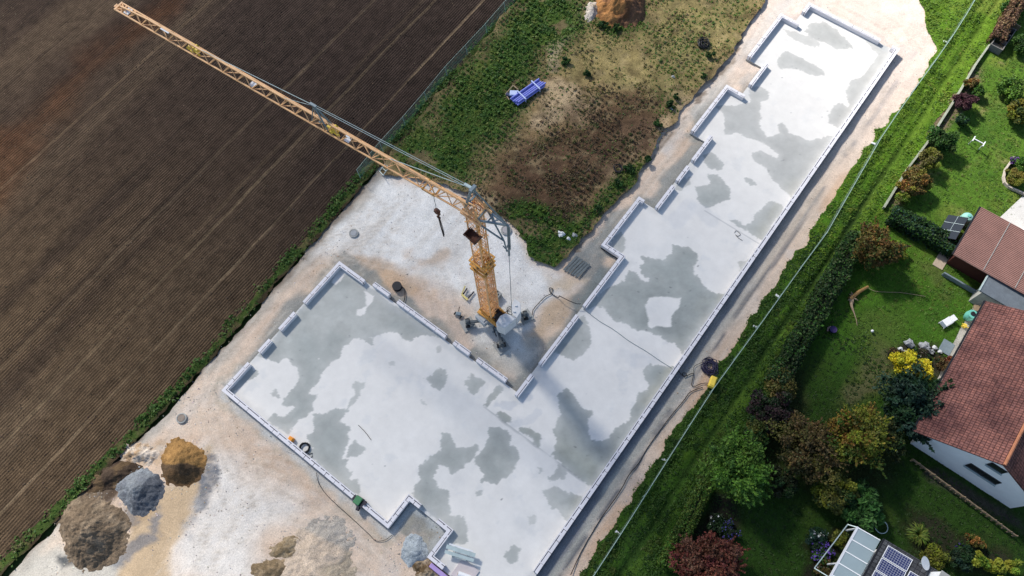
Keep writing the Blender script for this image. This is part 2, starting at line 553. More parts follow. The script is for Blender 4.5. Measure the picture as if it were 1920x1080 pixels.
# --- building site: sand, crushed stone, mud along the walls
SITE = [(-33.2, -40), (-32.0, -20), (-31.7, -6), (-33.0, 20.5), (-33, 24), (-27, 27), (-18, 30), (-17, 40), (-17.0, 60), (-15, 85), (3.3, 85), (3.3, -40)]
C3 = (640, 360, 3)
def p_site(x, y):
    p = Paint(x, y, (0.64, 0.50, 0.385))
    p.blot(5.0, (0.53, 0.39, 0.285), 0.05, 0.8, 0.8, 3)
    p.blot(3.0, (0.61, 0.53, 0.46), 0.1, 0.7, 0.7, 4)
    WH = (0.73, 0.71, 0.67)
    p.area(PX([(715, 325), (830, 345), (880, 400), (960, 425), (1010, 495), (1060, 510), (1075, 530), (1030, 570), (1010, 600), (1000, 690), (900, 660), (870, 580), (800, 520), (740, 490), (690, 480), (640, 470), (590, 470), (640, 400)]), WH, 2.0, 0.9, 3.0, 1.0, 6)
    p.area(PX([(640, 480), (720, 520), (790, 560), (860, 590), (880, 640), (960, 700), (930, 700), (850, 650), (760, 580), (650, 500)]), (0.60, 0.48, 0.39), 1.0, 0.7, 2.0, 0.8, 7)
    p.area(PX([(675, 470), (720, 500), (745, 520), (790, 540), (770, 555), (730, 540), (690, 510), (660, 490)]), (0.52, 0.36, 0.23), 1.0, 0.9, 1.6, 0.75, 8)
    p.area(PX([(760, 480), (840, 470), (845, 490), (790, 505)]), (0.53, 0.38, 0.26), 1.0, 0.8, 1.5, 0.7, 9)
    p.area(PX([(1000, 590), (1045, 560), (1075, 560), (1060, 600), (1010, 650), (985, 650)]), (0.50, 0.37, 0.25), 0.9, 0.6, 1.6, 0.85, 10)
    p.area(PX([(1030, 520), (1090, 515), (1100, 530), (1060, 555), (1035, 545)]), (0.53, 0.41, 0.28), 0.9, 0.6, 1.6, 0.8, 11)
    p.area(PX([(895, 630), (960, 650), (1005, 640), (1010, 670), (980, 700), (930, 690), (890, 660)]), (0.50, 0.48, 0.42), 1.2, 0.6, 1.6, 0.7, 12)  # shade below the crane ballast painted onto the gravel
    # lane of white chippings, lower left
    p.area(PX([(395, 850), (430, 860), (480, 900), (545, 930), (560, 960), (500, 1010), (470, 1100), (300, 1100), (330, 1010), (370, 930)]), (0.665, 0.625, 0.575), 3.0, 0.9, 3.0, 0.95, 13)
    p.area(PX([(0, 1085), (60, 1035), (110, 1020), (170, 1048), (240, 1035), (300, 1040), (310, 1100), (0, 1120)]), (0.46, 0.44, 0.39), 1.5, 0.9, 2.0, 0.9, 14)
    p.area(PX([(265, 940), (330, 905), (375, 840), (395, 830), (392, 860), (372, 920), (345, 985), (318, 1045), (300, 1100), (225, 1100), (240, 1000)]), (0.48, 0.355, 0.225), 0.9, 0.5, 2.0, 0.95, 15)
    p.area(PX([(235, 935), (300, 930), (285, 960), (240, 990)]), (0.38, 0.25, 0.13), 0.8, 0.6, 1.5, 0.6, 115)
    p.area(PX([(388, 855), (402, 848), (405, 875), (420, 880), (408, 910), (385, 945), (362, 972), (366, 930), (378, 890)]), (0.17, 0.175, 0.19), 0.35, 0.4, 0.7, 1.0, 16)
    p.area(PX([(345, 990), (366, 930), (376, 955), (355, 1010)]), (0.40, 0.40, 0.40), 0.8, 0.5, 0.8, 0.6, 17)
    p.area(PX([(225, 960), (252, 930), (262, 945), (240, 985), (222, 1010), (215, 985)]), (0.17, 0.17, 0.175), 0.8, 0.8, 0.9, 0.7, 18)
    p.area(PX([(215, 1050), (240, 1015), (285, 1000), (275, 960), (288, 950), (290, 1010), (250, 1040), (225, 1065)]), (0.16, 0.17, 0.19), 0.6, 0.8, 0.9, 0.75, 19)
    p.area(PX([(112, 1045), (130, 1040), (140, 1055), (120, 1062)]), (0.05, 0.06, 0.07), 0.4, 0.4, 0.5, 0.9, 20)
    p.area(PX([(225, 850), (300, 820), (330, 830), (300, 870), (235, 880)]), (0.50, 0.36, 0.24), 0.8, 0.8, 1.2, 0.9, 22)
    p.area(PX([(228, 848), (270, 835), (300, 845), (250, 868)]), (0.60, 0.54, 0.48), 0.6, 0.7, 1.0, 0.9, 23)
    p.area(PX([(150, 960), (190, 905), (215, 865), (245, 870), (235, 900), (210, 930), (170, 960), (120, 1000)]), (0.055, 0.036, 0.024), 0.7, 0.5, 1.2, 0.95, 24)
    p.area(PX([(560, 1000), (590, 985), (640, 1000), (645, 1090), (500, 1090), (520, 1050)]), (0.53, 0.43, 0.33), 1.2, 0.5, 1.5, 0.7, 25)
    # path along the field: grey edge
    d = x + 32.3 + 0.012 * np.abs(y)
    p.mix(0.8 * sst(1.5, 0.2, d + 0.5 * fbm(x, y, 2.0, 3, 26)), (0.37, 0.345, 0.30))
    p.mix(0.75 * sst(0.6, 0.0, d + 0.35 * fbm(x, y, 1.0, 3, 27)) * sst(22, 19, y), (0.10, 0.065, 0.04))
    # mud along the walls
    e = sdf(SLAB, x, y)
    side = (x < -0.2) & (y > -2.6)
    mud = sst(1.25, 0.5, e + 0.9 * fbm(x, y, 2.0, 4, 28)) * np.where(side, 1, 0)
    p.mix(0.85 * mud * sst(62, 45, y + 0 * x), (0.225, 0.245, 0.235))
    p.mix(0.5 * mud * sst(45, 62, y + 0 * x), (0.37, 0.37, 0.36))
    south = (y < -0.3) & (x < -0.2)
    p.mix(0.75 * sst(0.85, 0.3, e + 0.4 * fbm(x, y, 1.4, 4, 29)) * np.where(south, 1, 0), (0.47, 0.50, 0.50))
    p.mix(0.5 * sst(1.3, 0.8, e + 0.5 * fbm(x, y, 0.8, 4, 30)) * sst(0.4, 0.9, e) * np.where(south, 1, 0), (0.40, 0.36, 0.28))
    p.area(PX([(1060, 510), (1080, 470), (1110, 470), (1125, 480), (1145, 505), (1110, 570), (1075, 590), (1070, 555), (1100, 525)]), (0.17, 0.195, 0.195), 0.8, 0.6, 1.0, 0.85, 31)
    p.area(PX([(1000, 720), (1012, 680), (1040, 640), (1060, 620), (1045, 660), (1012, 690)]), (0.11, 0.12, 0.125), 0.5, 0.4, 0.8, 0.8, 32)
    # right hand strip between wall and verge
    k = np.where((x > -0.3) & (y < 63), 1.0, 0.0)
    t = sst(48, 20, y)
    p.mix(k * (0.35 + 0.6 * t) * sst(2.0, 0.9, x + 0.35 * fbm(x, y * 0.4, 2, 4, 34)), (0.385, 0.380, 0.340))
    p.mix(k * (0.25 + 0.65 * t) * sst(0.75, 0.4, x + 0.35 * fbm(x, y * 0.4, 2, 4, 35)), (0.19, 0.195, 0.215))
    p.mix(k * 0.9 * sst(0.28, 0.05, np.abs(x - 1.45 + 0.25 * fbm(x, y * 0.5, 3, 3, 36))) * sst(-0.5, 0.3, fbm(x, y, 1.6, 3, 37) + 0.25), (0.13, 0.135, 0.145))
    p.mix(k * 0.7 * sst(0.1, 0.6, fbm(x, y * 0.5, 2.5, 4, 38)) * sst(1.6, 2.2, x), (0.55, 0.36, 0.23))
    # fresh pale sand at the far end
    p.mix(0.7 * sst(40, 62, y + 3 * fbm(x, y, 5, 3, 39)), (0.66, 0.56, 0.50))
    p.area(PX([(1385, 120), (1470, 20), (1510, -10), (1480, -20), (1420, 60), (1360, 130), (1290, 200), (1240, 280), (1250, 290)]), (0.55, 0.52, 0.48), 1.0, 0.6, 1.5, 0.6, 40)
    p.line(PX([(1420, 20), (1395, 55), (1375, 110), (1340, 145), (1295, 205), (1245, 262), (1200, 330), (1130, 395), (1080, 465)]), (0.14, 0.10, 0.07), 0.16, 0.8, 0.35, 1.2, 44)
    # lengthwise wheel marks and general dirt
    p.mix(0.25 * sst(0.15, 0.7, fbm(x * 2.2, y * 0.3, 3, 4, 45)), (0.44, 0.38, 0.31))
    tracks = [[(330, 1090), (400, 960), (470, 860), (400, 770), (395, 700), (470, 600), (560, 500), (640, 440), (700, 390)], [(520, 1090), (480, 960), (430, 870), (380, 760), (420, 660), (520, 540), (600, 470)],
              [(640, 450), (760, 470), (850, 520), (900, 500), (1000, 520), (1060, 480), (1120, 410), (1230, 280), (1350, 140), (1440, 10)], [(1060, 490), (1110, 420), (1215, 290), (1330, 150), (1420, 20)],
              [(740, 360), (700, 420), (660, 480), (640, 470)], [(780, 380), (800, 450), (830, 520), (870, 640), (930, 690)], [(1560, 10), (1660, 60), (1700, 110), (1640, 210), (1560, 340), (1440, 520), (1340, 660), (1240, 800), (1120, 1000)],
              [(420, 1000), (500, 900), (600, 940), (700, 1030), (760, 1090)], [(340, 1090), (420, 930), (470, 900), (560, 960), (660, 1050)]]
    for i, tr_ in enumerate(tracks):
        P_ = PX(tr_)
        P2 = []
        for a_, b_ in zip(P_[:-1], P_[1:]):
            P2 += [(a_[0] + (b_[0] - a_[0]) * k / 6, a_[1] + (b_[1] - a_[1]) * k / 6) for k in range(6)]
        d_ = linedist(P2, x, y) + 0.35 * fbm(x, y, 6, 3, 300 + i)
        on = sst(-.5, .35, fbm(x, y, 4, 3, 320 + i))
        for off in (0.35, 1.75):
            t_ = np.abs(d_ - off)
            tread = .6 + .4 * np.sign(np.sin((x + y * .8) * 2 * np.pi / .42 + 3 * fbm(x, y, 1, 2, 7)))
            p.mix(.34 * on * sst(.26, .08, t_) * tread, (0.40, 0.335, 0.265))
            p.mix(.30 * on * sst(.14, .02, np.abs(t_ - .3)), (0.66, 0.58, 0.49))
    p.gain(1.1, 0.07, 46)
    p.gain(0.4, 0.05, 47)
    return p.c
def r_site(x, y):
    e = sdf(SLAB, x, y)
    return 0.07 * fbm(x, y, 2.2, 5, 71) - 0.05 * sst(0.3, 0.0, e) - 0.35 * sst(-0.1, -0.5, e)
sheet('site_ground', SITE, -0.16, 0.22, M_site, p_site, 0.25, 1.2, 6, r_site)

# --- waste land between field and site
MEAD = PX([(716, 322), (735, 285), (800, 205), (880, 110), (985, -12), (1060, -60), (1260, -70), (1440, -25), (1425, 15), (1392, 62), (1372, 105), (1335, 142), (1296, 190),
           (1245, 250), (1215, 300), (1190, 345), (1140, 390), (1085, 455), (1060, 480), (1042, 502), (1008, 488), (985, 455), (955, 420), (905, 378), (830, 343), (760, 330)])
BROWN = PX([(940, 300), (990, 250), (1060, 225), (1120, 190), (1200, 160), (1240, 190), (1220, 260), (1160, 320), (1120, 380), (1060, 440), (960, 420), (900, 360)])
def mead_green(x, y):
    f = sst(2.2, -2.2, sdf(PX([(716, 322), (740, 280), (985, -10), (1085, -20), (1085, 50), (1035, 110), (985, 190), (965, 240), (935, 280), (905, 330), (870, 358), (800, 335)]), x, y) + 1.5 * fbm(x, y, 3.5, 4, 81))
    f = np.maximum(f, sst(1.6, -1.0, sdf(PX([(940, 395), (1060, 400), (1080, 440), (1060, 480), (1040, 505), (1005, 490), (965, 430)]), x, y) + 0.8 * fbm(x, y, 2, 4, 82)))
    f = np.maximum(f, 0.8 * sst(0.9, -0.2, linedist(PX([(1045, 480), (1080, 430), (1130, 390), (1170, 345), (1200, 310)]), x, y) - 0.4 + 0.6 * fbm(x, y, 1.4, 4, 83)))
    f = np.maximum(f, 0.24 * sst(2, -2, sdf(PX([(1160, 0), (1230, -20), (1430, -30), (1385, 70), (1300, 180), (1250, 230), (1200, 180), (1230, 100), (1150, 90)]), x, y) + 2.4 * fbm(x, y, 3, 4, 84)))
    f = np.maximum(f, 0.8 * sst(1.0, -0.5, sdf(PX([(1120, 45), (1180, 30), (1215, 25), (1220, 50), (1150, 66)]), x, y) + 0.5 * fbm(x, y, 1.2, 4, 85)))
    return f
def p_mead(x, y):
    p = Paint(x, y, (0.25, 0.175, 0.085))
    p.blot(4.0, (0.17, 0.115, 0.06), 0.0, 0.7, 0.8, 5)
    p.area(PX([(1085, 70), (1160, 70), (1240, 20), (1420, -30), (1385, 80), (1290, 180), (1200, 200), (1130, 180), (1060, 130)]), (0.26, 0.21, 0.085), 3, 2.0, 3, 0.75, 6)
    p.area(PX([(1030, 150), (1080, 165), (1115, 190), (1120, 225), (1050, 235), (1005, 265), (1000, 240), (1020, 200)]), (0.42, 0.31, 0.185), 1.5, 1.2, 2, 0.95, 7)
    p.area(PX([(1150, 255), (1230, 225), (1280, 175), (1295, 190), (1245, 245), (1200, 310), (1150, 340), (1120, 320)]), (0.44, 0.32, 0.19), 1.5, 1.2, 2, 0.8, 8)
    p.line(PX([(1125, 10), (1085, 25), (1070, 60), (1040, 90), (1035, 130)]), (0.36, 0.29, 0.18), 0.4, 0.8, 0.4, 1.5, 9)
    p.area(BROWN, (0.088, 0.050, 0.030), 3.0, 1.6, 2.5, 0.9, 10)
    p.area(PX([(905, 350), (960, 400), (930, 410), (880, 372), (840, 345)]), (0.36, 0.27, 0.16), 1.0, 0.9, 1.4, 0.6, 11)
    p.area(PX([(955, 385), (1050, 395), (1075, 440), (1010, 475), (960, 430)]), (0.026, 0.024, 0.013), 1.5, 1.0, 1.5, 0.8, 17)
    g = mead_green(x, y)
    p.mix(0.95 * g, (0.034, 0.068, 0.017))
    p.blot(1.8, (0.055, 0.085, 0.02), 0.0, 0.6, 0.7, 12, g)
    p.blot(2.2, (0.17, 0.12, 0.065), 0.35, 0.7, 0.7, 13, g)
    p.blot(0.9, (0.05, 0.035, 0.018), 0.1, 0.8, 0.55, 14)
    p.blot(0.7, (0.36, 0.28, 0.15), 0.15, 0.8, 0.35, 15, 1 - g)
    p.gain(0.7, 0.25, 16)
    return p.c
def r_mead(x, y):
    return 0.16 * fbm(x, y, 3.0, 5, 91) + 0.05 * fbm(x, y, 0.6, 3, 92)
sheet('meadow', MEAD, 0.14, 0.22, M_grass, p_mead, 0.35, 1.6, 7, r_mead)

# --- weedy strip between field and site path
STRIP = [(-33.9, -40), (-33.6, -23), (-32.8, -6), (-33.9, 20), (-34.6, 45), (-34.7, 75), (-33.3, 75), (-33.4, 45), (-32.9, 21), (-32.0, -5), (-32.6, -22), (-32.6, -40)]
def p_strip(x, y):
    p = Paint(x, y, (0.045, 0.065, 0.02))
    p.blot(1.2, (0.085, 0.07, 0.03), 0.0, 0.6, 0.8, 4)
    xc = np.interp(y, [-23, -6, 20, 45], [-33.1, -32.4, -33.4, -34.0])
    p.mix(0.9 * sst(0.1, 0.5, x - xc + 0.3 * fbm(x, y, 1.2, 3, 5)), (0.045, 0.028, 0.018))
    p.gain(0.5, 0.3, 6)
    return p.c
sheet('weed_strip', STRIP, -0.05, 0.18, M_grass, p_strip, 0.22, 1.0, 8, lambda x, y: 0.08 * fbm(x, y, 0.8, 4, 93))

# --- grass verge with wheel ruts
VERGE = [(2.75, -40), (2.65, 5), (2.5, 20), (2.75, 40), (2.6, 52), (3.4, 58), (3.0, 64), (0.0, 67.5), (-3.5, 72), (-9, 74), (-10, 110), (6.9, 110), (6.9, 75), (6.6, 55), (6.9, 45), (7.4, 38), (7.4, -40)]
def p_verge(x, y):
    p = Paint(x, y, (0.065, 0.135, 0.016))
    p.blot(2.0, (0.11, 0.175, 0.018), 0.0, 0.6, 0.8, 4)
    p.blot(1.0, (0.035, 0.075, 0.018), 0.1, 0.7, 0.7, 5)
    for xc in (3.78, 5.0):
        d = np.abs(x - xc - 0.004 * y + 0.15 * fbm(x, y, 5, 3, 6))
        p.mix((.9 if xc > 4 else .6) * sst(0.42, 0.1, d + 0.15 * fbm(x, y, 1.2, 3, 7)), (0.020, 0.034, 0.012))
    p.mix(0.5 * sst(0.5, 0.1, np.abs(x - 5.65 + 0.2 * fbm(x, y, 4, 3, 8))), (0.14, 0.18, 0.035))
    p.mix(0.5 * sst(38, 62, y), (0.13, 0.20, 0.022))  # sunlit far end painted brighter into the grass
    p.mix(0.55 * sst(45, 18, y), (0.030, 0.060, 0.014))  # cloud shade on the near end painted into the grass
    p.mix(0.5 * sst(58, 75, y) * sst(-0.2, 0.6, fbm(x, y, 2.5, 4, 9)), (0.20, 0.19, 0.06))
    p.gain(0.6, 0.25, 16)
    return p.c
def r_verge(x, y):
    r = 0.07 * fbm(x, y, 1.2, 4, 94)
    for xc in (3.78, 5.0):
        r = r - 0.12 * sst(0.4, 0.05, np.abs(x - xc - 0.004 * y))
    return r
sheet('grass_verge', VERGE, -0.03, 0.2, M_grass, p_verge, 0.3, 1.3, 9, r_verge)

# --- lawns of the gardens
LAWN = [(6.6, -40), (6.75, 45), (6.35, 55), (6.65, 72), (6.7, 110), (60, 110), (60, -40)]
def p_lawn(x, y):
    p = Paint(x, y, (0.055, 0.115, 0.016))
    up = sst(38, 50, y)
    p.mix(0.55 * up, (0.10, 0.155, 0.028))
    p.blot(3.0, (0.15, 0.165, 0.04), 0.0, 0.7, 0.75, 4, up)
    p.blot(1.8, (0.19, 0.17, 0.075), 0.3, 0.8, 0.7, 5, up)
    p.blot(2.5, (0.05, 0.105, 0.02), 0.0, 0.7, 0.7, 6)
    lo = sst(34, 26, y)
    p.mix(0.85 * lo, (0.019, 0.040, 0.010))  # cloud shade over the near lawn painted into its colour
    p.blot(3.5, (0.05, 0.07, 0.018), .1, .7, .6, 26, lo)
    p.area(PX([(1600, 690), (1640, 640), (1690, 640), (1690, 700), (1640, 760), (1590, 760)]), (0.105, 0.10, 0.045), 2, 1, 2, 0.8, 7)
    p.area(PX([(1620, 560), (1690, 600), (1690, 640), (1600, 640)]), (0.09, 0.105, 0.035), 2, 1, 2, 0.5, 8)
    p.area(PX([(1730, 490), (1770, 510), (1780, 560), (1750, 540)]), (0.10, 0.085, 0.045), 0.8, 0.8, 1, 0.5, 9)
    # bare bed soil along the fence; under the bushes near black with painted shade
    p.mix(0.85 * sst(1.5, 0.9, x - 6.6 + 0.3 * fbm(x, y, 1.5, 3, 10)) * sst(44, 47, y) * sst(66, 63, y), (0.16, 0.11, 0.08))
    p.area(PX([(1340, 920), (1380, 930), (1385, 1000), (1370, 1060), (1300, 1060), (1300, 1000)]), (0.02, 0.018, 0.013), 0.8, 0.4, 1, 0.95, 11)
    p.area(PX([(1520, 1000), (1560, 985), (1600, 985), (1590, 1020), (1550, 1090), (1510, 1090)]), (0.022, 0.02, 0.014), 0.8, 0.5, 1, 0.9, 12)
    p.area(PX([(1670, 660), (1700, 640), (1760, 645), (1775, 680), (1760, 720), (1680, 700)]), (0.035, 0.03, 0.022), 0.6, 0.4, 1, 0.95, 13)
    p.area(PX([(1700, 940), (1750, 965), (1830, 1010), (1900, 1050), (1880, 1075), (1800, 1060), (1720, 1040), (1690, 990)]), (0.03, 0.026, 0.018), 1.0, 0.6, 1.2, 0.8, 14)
    p.area(PX([(1420, 700), (1500, 700), (1500, 800), (1640, 780), (1700, 830), (1640, 960), (1560, 960), (1480, 900), (1420, 880), (1390, 820)]), (0.028, 0.03, 0.015), 1.5, 1.0, 2, 0.85, 15)  # shade under the lower garden trees painted dark
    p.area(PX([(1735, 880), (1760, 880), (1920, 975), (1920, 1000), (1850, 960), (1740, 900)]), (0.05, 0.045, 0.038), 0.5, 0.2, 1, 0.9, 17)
    p.gain(0.5, 0.16, 16)
    return p.c
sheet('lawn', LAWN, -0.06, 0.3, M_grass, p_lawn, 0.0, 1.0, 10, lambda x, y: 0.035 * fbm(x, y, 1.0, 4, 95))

# ------------------------------------------------------------------ floor slab with damp patches
slab = MB().prism(SLAB, -0.45, -0.006).build('foundation_slab', M_concg, org=(-14, 20, -0.45))
tag(slab, 'large pale concrete floor slab with grey damp patches inside the low white walls', 'floor slab')
T = (1280, 0, 3); K1 = (1060, 200, 4); K2 = (1060, 430, 4); K5 = (840, 640, 4); K6 = (640, 720, 3); K3 = (400, 480, 4); K4 = (400, 700, 4)
WET = [(T, [(730, 60), (1110, 240), (1180, 270), (1170, 300), (900, 700), (650, 1078), (607, 1100), (560, 1078), (500, 970), (470, 890), (530, 890), (545, 870), (480, 820), (400, 780), (320, 755), (240, 755), (230, 640), (180, 600), (230, 590), (300, 595), (375, 570), (370, 500), (440, 485), (495, 520), (480, 560), (430, 570), (440, 640), (430, 700), (470, 770), (540, 750), (530, 700), (560, 690), (610, 745), (690, 790), (790, 785), (850, 760), (870, 730), (830, 690), (820, 650), (850, 590), (900, 580), (940, 615), (930, 560), (920, 520), (940, 460), (1000, 430), (1060, 370), (1090, 310), (1060, 260), (1000, 200), (930, 130), (840, 100), (720, 70)], 0.62),
       (T, [(690, 180), (720, 130), (800, 120), (870, 170), (910, 210), (970, 260), (960, 275), (880, 280), (800, 240), (720, 215)], 0.7),
       (T, [(560, 160), (620, 180), (700, 200), (760, 230), (770, 260), (720, 265), (650, 230), (590, 200)], 0.5),
       (T, [(540, 320), (580, 285), (640, 310), (720, 350), (790, 390), (810, 425), (760, 430), (680, 400), (620, 390), (550, 385), (530, 350)], 0.65),
       (K1, [(1040, 370), (1100, 345), (1150, 390), (1195, 440), (1170, 468), (1110, 470), (1060, 440)], 0.7),
       (K1, [(1080, 510), (1140, 510), (1190, 560), (1230, 630), (1225, 690), (1150, 720), (1060, 755), (975, 710), (1000, 650), (975, 600), (1080, 580), (1075, 540)], 0.9),
       (K1, [(1340, 525), (1400, 550), (1435, 590), (1390, 580), (1350, 560)], 0.7),
       (K1, [(1400, 345), (1460, 325), (1510, 340), (1600, 400), (1590, 300), (1640, 330), (1900, 250), (1900, 380), (1700, 690), (1650, 640), (1560, 560), (1510, 470), (1430, 400)], 0.55),
       (K1, [(880, 520), (940, 530), (930, 580), (870, 630), (820, 620), (840, 580)], 0.6),
       (K1, [(1550, 700), (1640, 750), (1620, 800), (1480, 1000), (1450, 985), (1220, 850), (1290, 850), (1330, 890), (1380, 880), (1420, 850), (1420, 810), (1470, 780)], 0.8),
       (K2, [(800, 110), (850, 120), (930, 150), (1000, 190), (1000, 240), (960, 300), (1000, 350), (1050, 430), (1140, 480), (1200, 490), (1150, 570), (880, 940), (860, 900), (790, 840), (620, 770), (540, 760), (480, 700), (380, 690), (330, 640), (290, 580), (230, 570), (180, 600), (160, 560), (340, 430), (400, 400), (440, 380), (470, 300), (520, 310), (560, 370), (590, 395), (620, 380), (580, 340), (570, 280), (600, 250), (570, 200), (650, 215), (740, 230), (800, 170)], 1.0),
       (K2, [(330, 100), (420, 20), (460, 80), (430, 170), (410, 180), (320, 120)], 0.75),
       (K2, [(140, 630), (160, 680), (180, 740), (190, 860), (140, 930), (80, 990), (20, 975), (-70, 920), (-110, 910), (20, 740)], 0.95),
       (K5, [(1470, 220), (1510, 170), (1600, 170), (1710, 210), (1690, 250), (1130, 1075), (1050, 1075), (960, 1010), (870, 940), (770, 850), (800, 780), (820, 760), (790, 660), (810, 580), (845, 540), (830, 450), (825, 390), (890, 350), (940, 380), (970, 450), (1010, 500), (1080, 510), (1095, 560), (1050, 580), (1050, 680), (1080, 740), (1150, 755), (1210, 730), (1250, 660), (1320, 610), (1370, 560), (1370, 500), (1410, 450), (1420, 380), (1480, 360), (1500, 330), (1470, 260)], 1.0),
       (K2, [(1310, 250), (1370, 230), (1380, 240), (1310, 320)], 0.6),
       (K5, [(350, 545), (390, 525), (470, 570), (480, 605), (460, 625), (400, 590)], 1.0),
       (K5, [(535, 650), (590, 640), (650, 660), (700, 730), (680, 780), (600, 720), (540, 680)], 1.0),
       (K5, [(270, 480), (300, 440), (380, 330), (420, 350), (380, 410), (320, 450), (290, 490)], 0.9),
       (K5, [(130, 310), (170, 230), (250, 270), (270, 310), (240, 360), (200, 400), (160, 370)], 0.85),
       (K5, [(310, 650), (370, 640), (440, 670), (470, 710), (480, 780), (520, 830), (550, 860), (520, 930), (480, 990), (400, 1040), (370, 1075), (250, 1050), (270, 1000), (240, 950), (190, 910), (200, 860), (260, 800), (300, 710)], 0.9),
       (K6, [(570, 280), (600, 270), (640, 360), (700, 370), (760, 340), (770, 370), (720, 440), (690, 440), (690, 470), (620, 510), (600, 470), (550, 460), (540, 500), (520, 540), (560, 580), (600, 610), (605, 680), (620, 720), (600, 740), (690, 740), (710, 790), (710, 910), (600, 900), (590, 870), (620, 830), (540, 770), (440, 690), (420, 640), (400, 600), (440, 540), (440, 470), (500, 410), (560, 370)], 0.85),
       (K6, [(1130, 600), (1200, 580), (1300, 610), (1370, 650), (1280, 780), (1230, 730), (1180, 690)], 0.85),
       (K6, [(1160, 530), (1210, 500), (1220, 460), (1270, 490), (1260, 530), (1190, 550)], 0.75),
       (K6, [(910, 960), (970, 900), (1000, 930), (1000, 990), (960, 1015), (920, 1000)], 0.8),
       (K6, [(1050, 750), (1090, 745), (1095, 780), (1060, 800)], 0.5), (K6, [(755, 605), (785, 600), (785, 625), (760, 630)], 0.6), (K6, [(1105, 470), (1130, 465), (1138, 490), (1115, 500)], 0.6),
       (K3, [(930, 90), (1000, 130), (1730, 610), (1600, 600), (1500, 625), (1440, 625), (1390, 590), (1240, 585), (1170, 610), (1200, 670), (1120, 620), (1050, 630), (990, 670), (950, 720), (940, 770), (880, 800), (830, 860), (800, 920), (700, 1040), (780, 1040), (740, 1090), (730, 1160), (700, 1190), (640, 1230), (600, 1280), (570, 1330), (500, 1290), (410, 1230), (460, 1190), (490, 1210), (540, 1210), (580, 1170), (600, 1130), (520, 1120), (560, 1060), (590, 1000), (650, 950), (640, 880), (600, 830), (550, 770), (490, 800), (420, 770), (340, 750), (370, 720), (430, 650)], 0.85),
       (K3, [(270, 830), (330, 860), (340, 890), (290, 930), (220, 980), (150, 1020), (110, 1015)], 0.8),
       (K4, [(750, 310), (850, 300), (920, 260), (1000, 265), (1000, 300), (945, 350), (1020, 400), (1010, 480), (1000, 530), (960, 640), (1010, 650), (1000, 690), (1040, 740), (1010, 800), (1080, 780), (1110, 850), (1100, 920), (1060, 910), (700, 590), (740, 560), (710, 470), (760, 440)], 0.85),
       (K4, [(1030, 100), (1070, 65), (1140, 75), (1100, 150), (1050, 240), (1010, 270), (1000, 220), (1050, 150)], 0.8),
       (K4, [(1000, 570), (1060, 510), (1130, 580), (1080, 610), (1010, 630)], 0.75),
       (K4, [(430, 150), (470, 120), (490, 180), (450, 175)], 0.6), (K4, [(1550, 205), (1590, 210), (1610, 240), (1570, 235)], 0.4),
       (K3, [(1600, 920), (1680, 840), (1740, 850), (1760, 930), (1700, 1010), (1640, 960)], 0.8), (K3, [(1310, 800), (1350, 780), (1365, 820), (1325, 830)], 0.4), (K3, [(1670, 690), (1700, 670), (1720, 710), (1685, 725)], 0.4)]
DRY = [(K2, [(640, 520), (720, 505), (870, 515), (850, 590), (800, 650), (790, 730), (690, 730), (650, 750), (620, 730), (620, 660), (595, 580)]),
       (K3, [(890, 200), (940, 110), (990, 125), (960, 170), (920, 210)]),
       (K3, [(1120, 250), (1220, 295), (1190, 350), (1150, 390), (1140, 440), (1100, 455), (1065, 440), (1080, 400), (1150, 375), (1140, 310)]),
       (K3, [(760, 790), (790, 760), (805, 770), (770, 800)]), (T, [(440, 640), (530, 690), (540, 750), (470, 770)])]
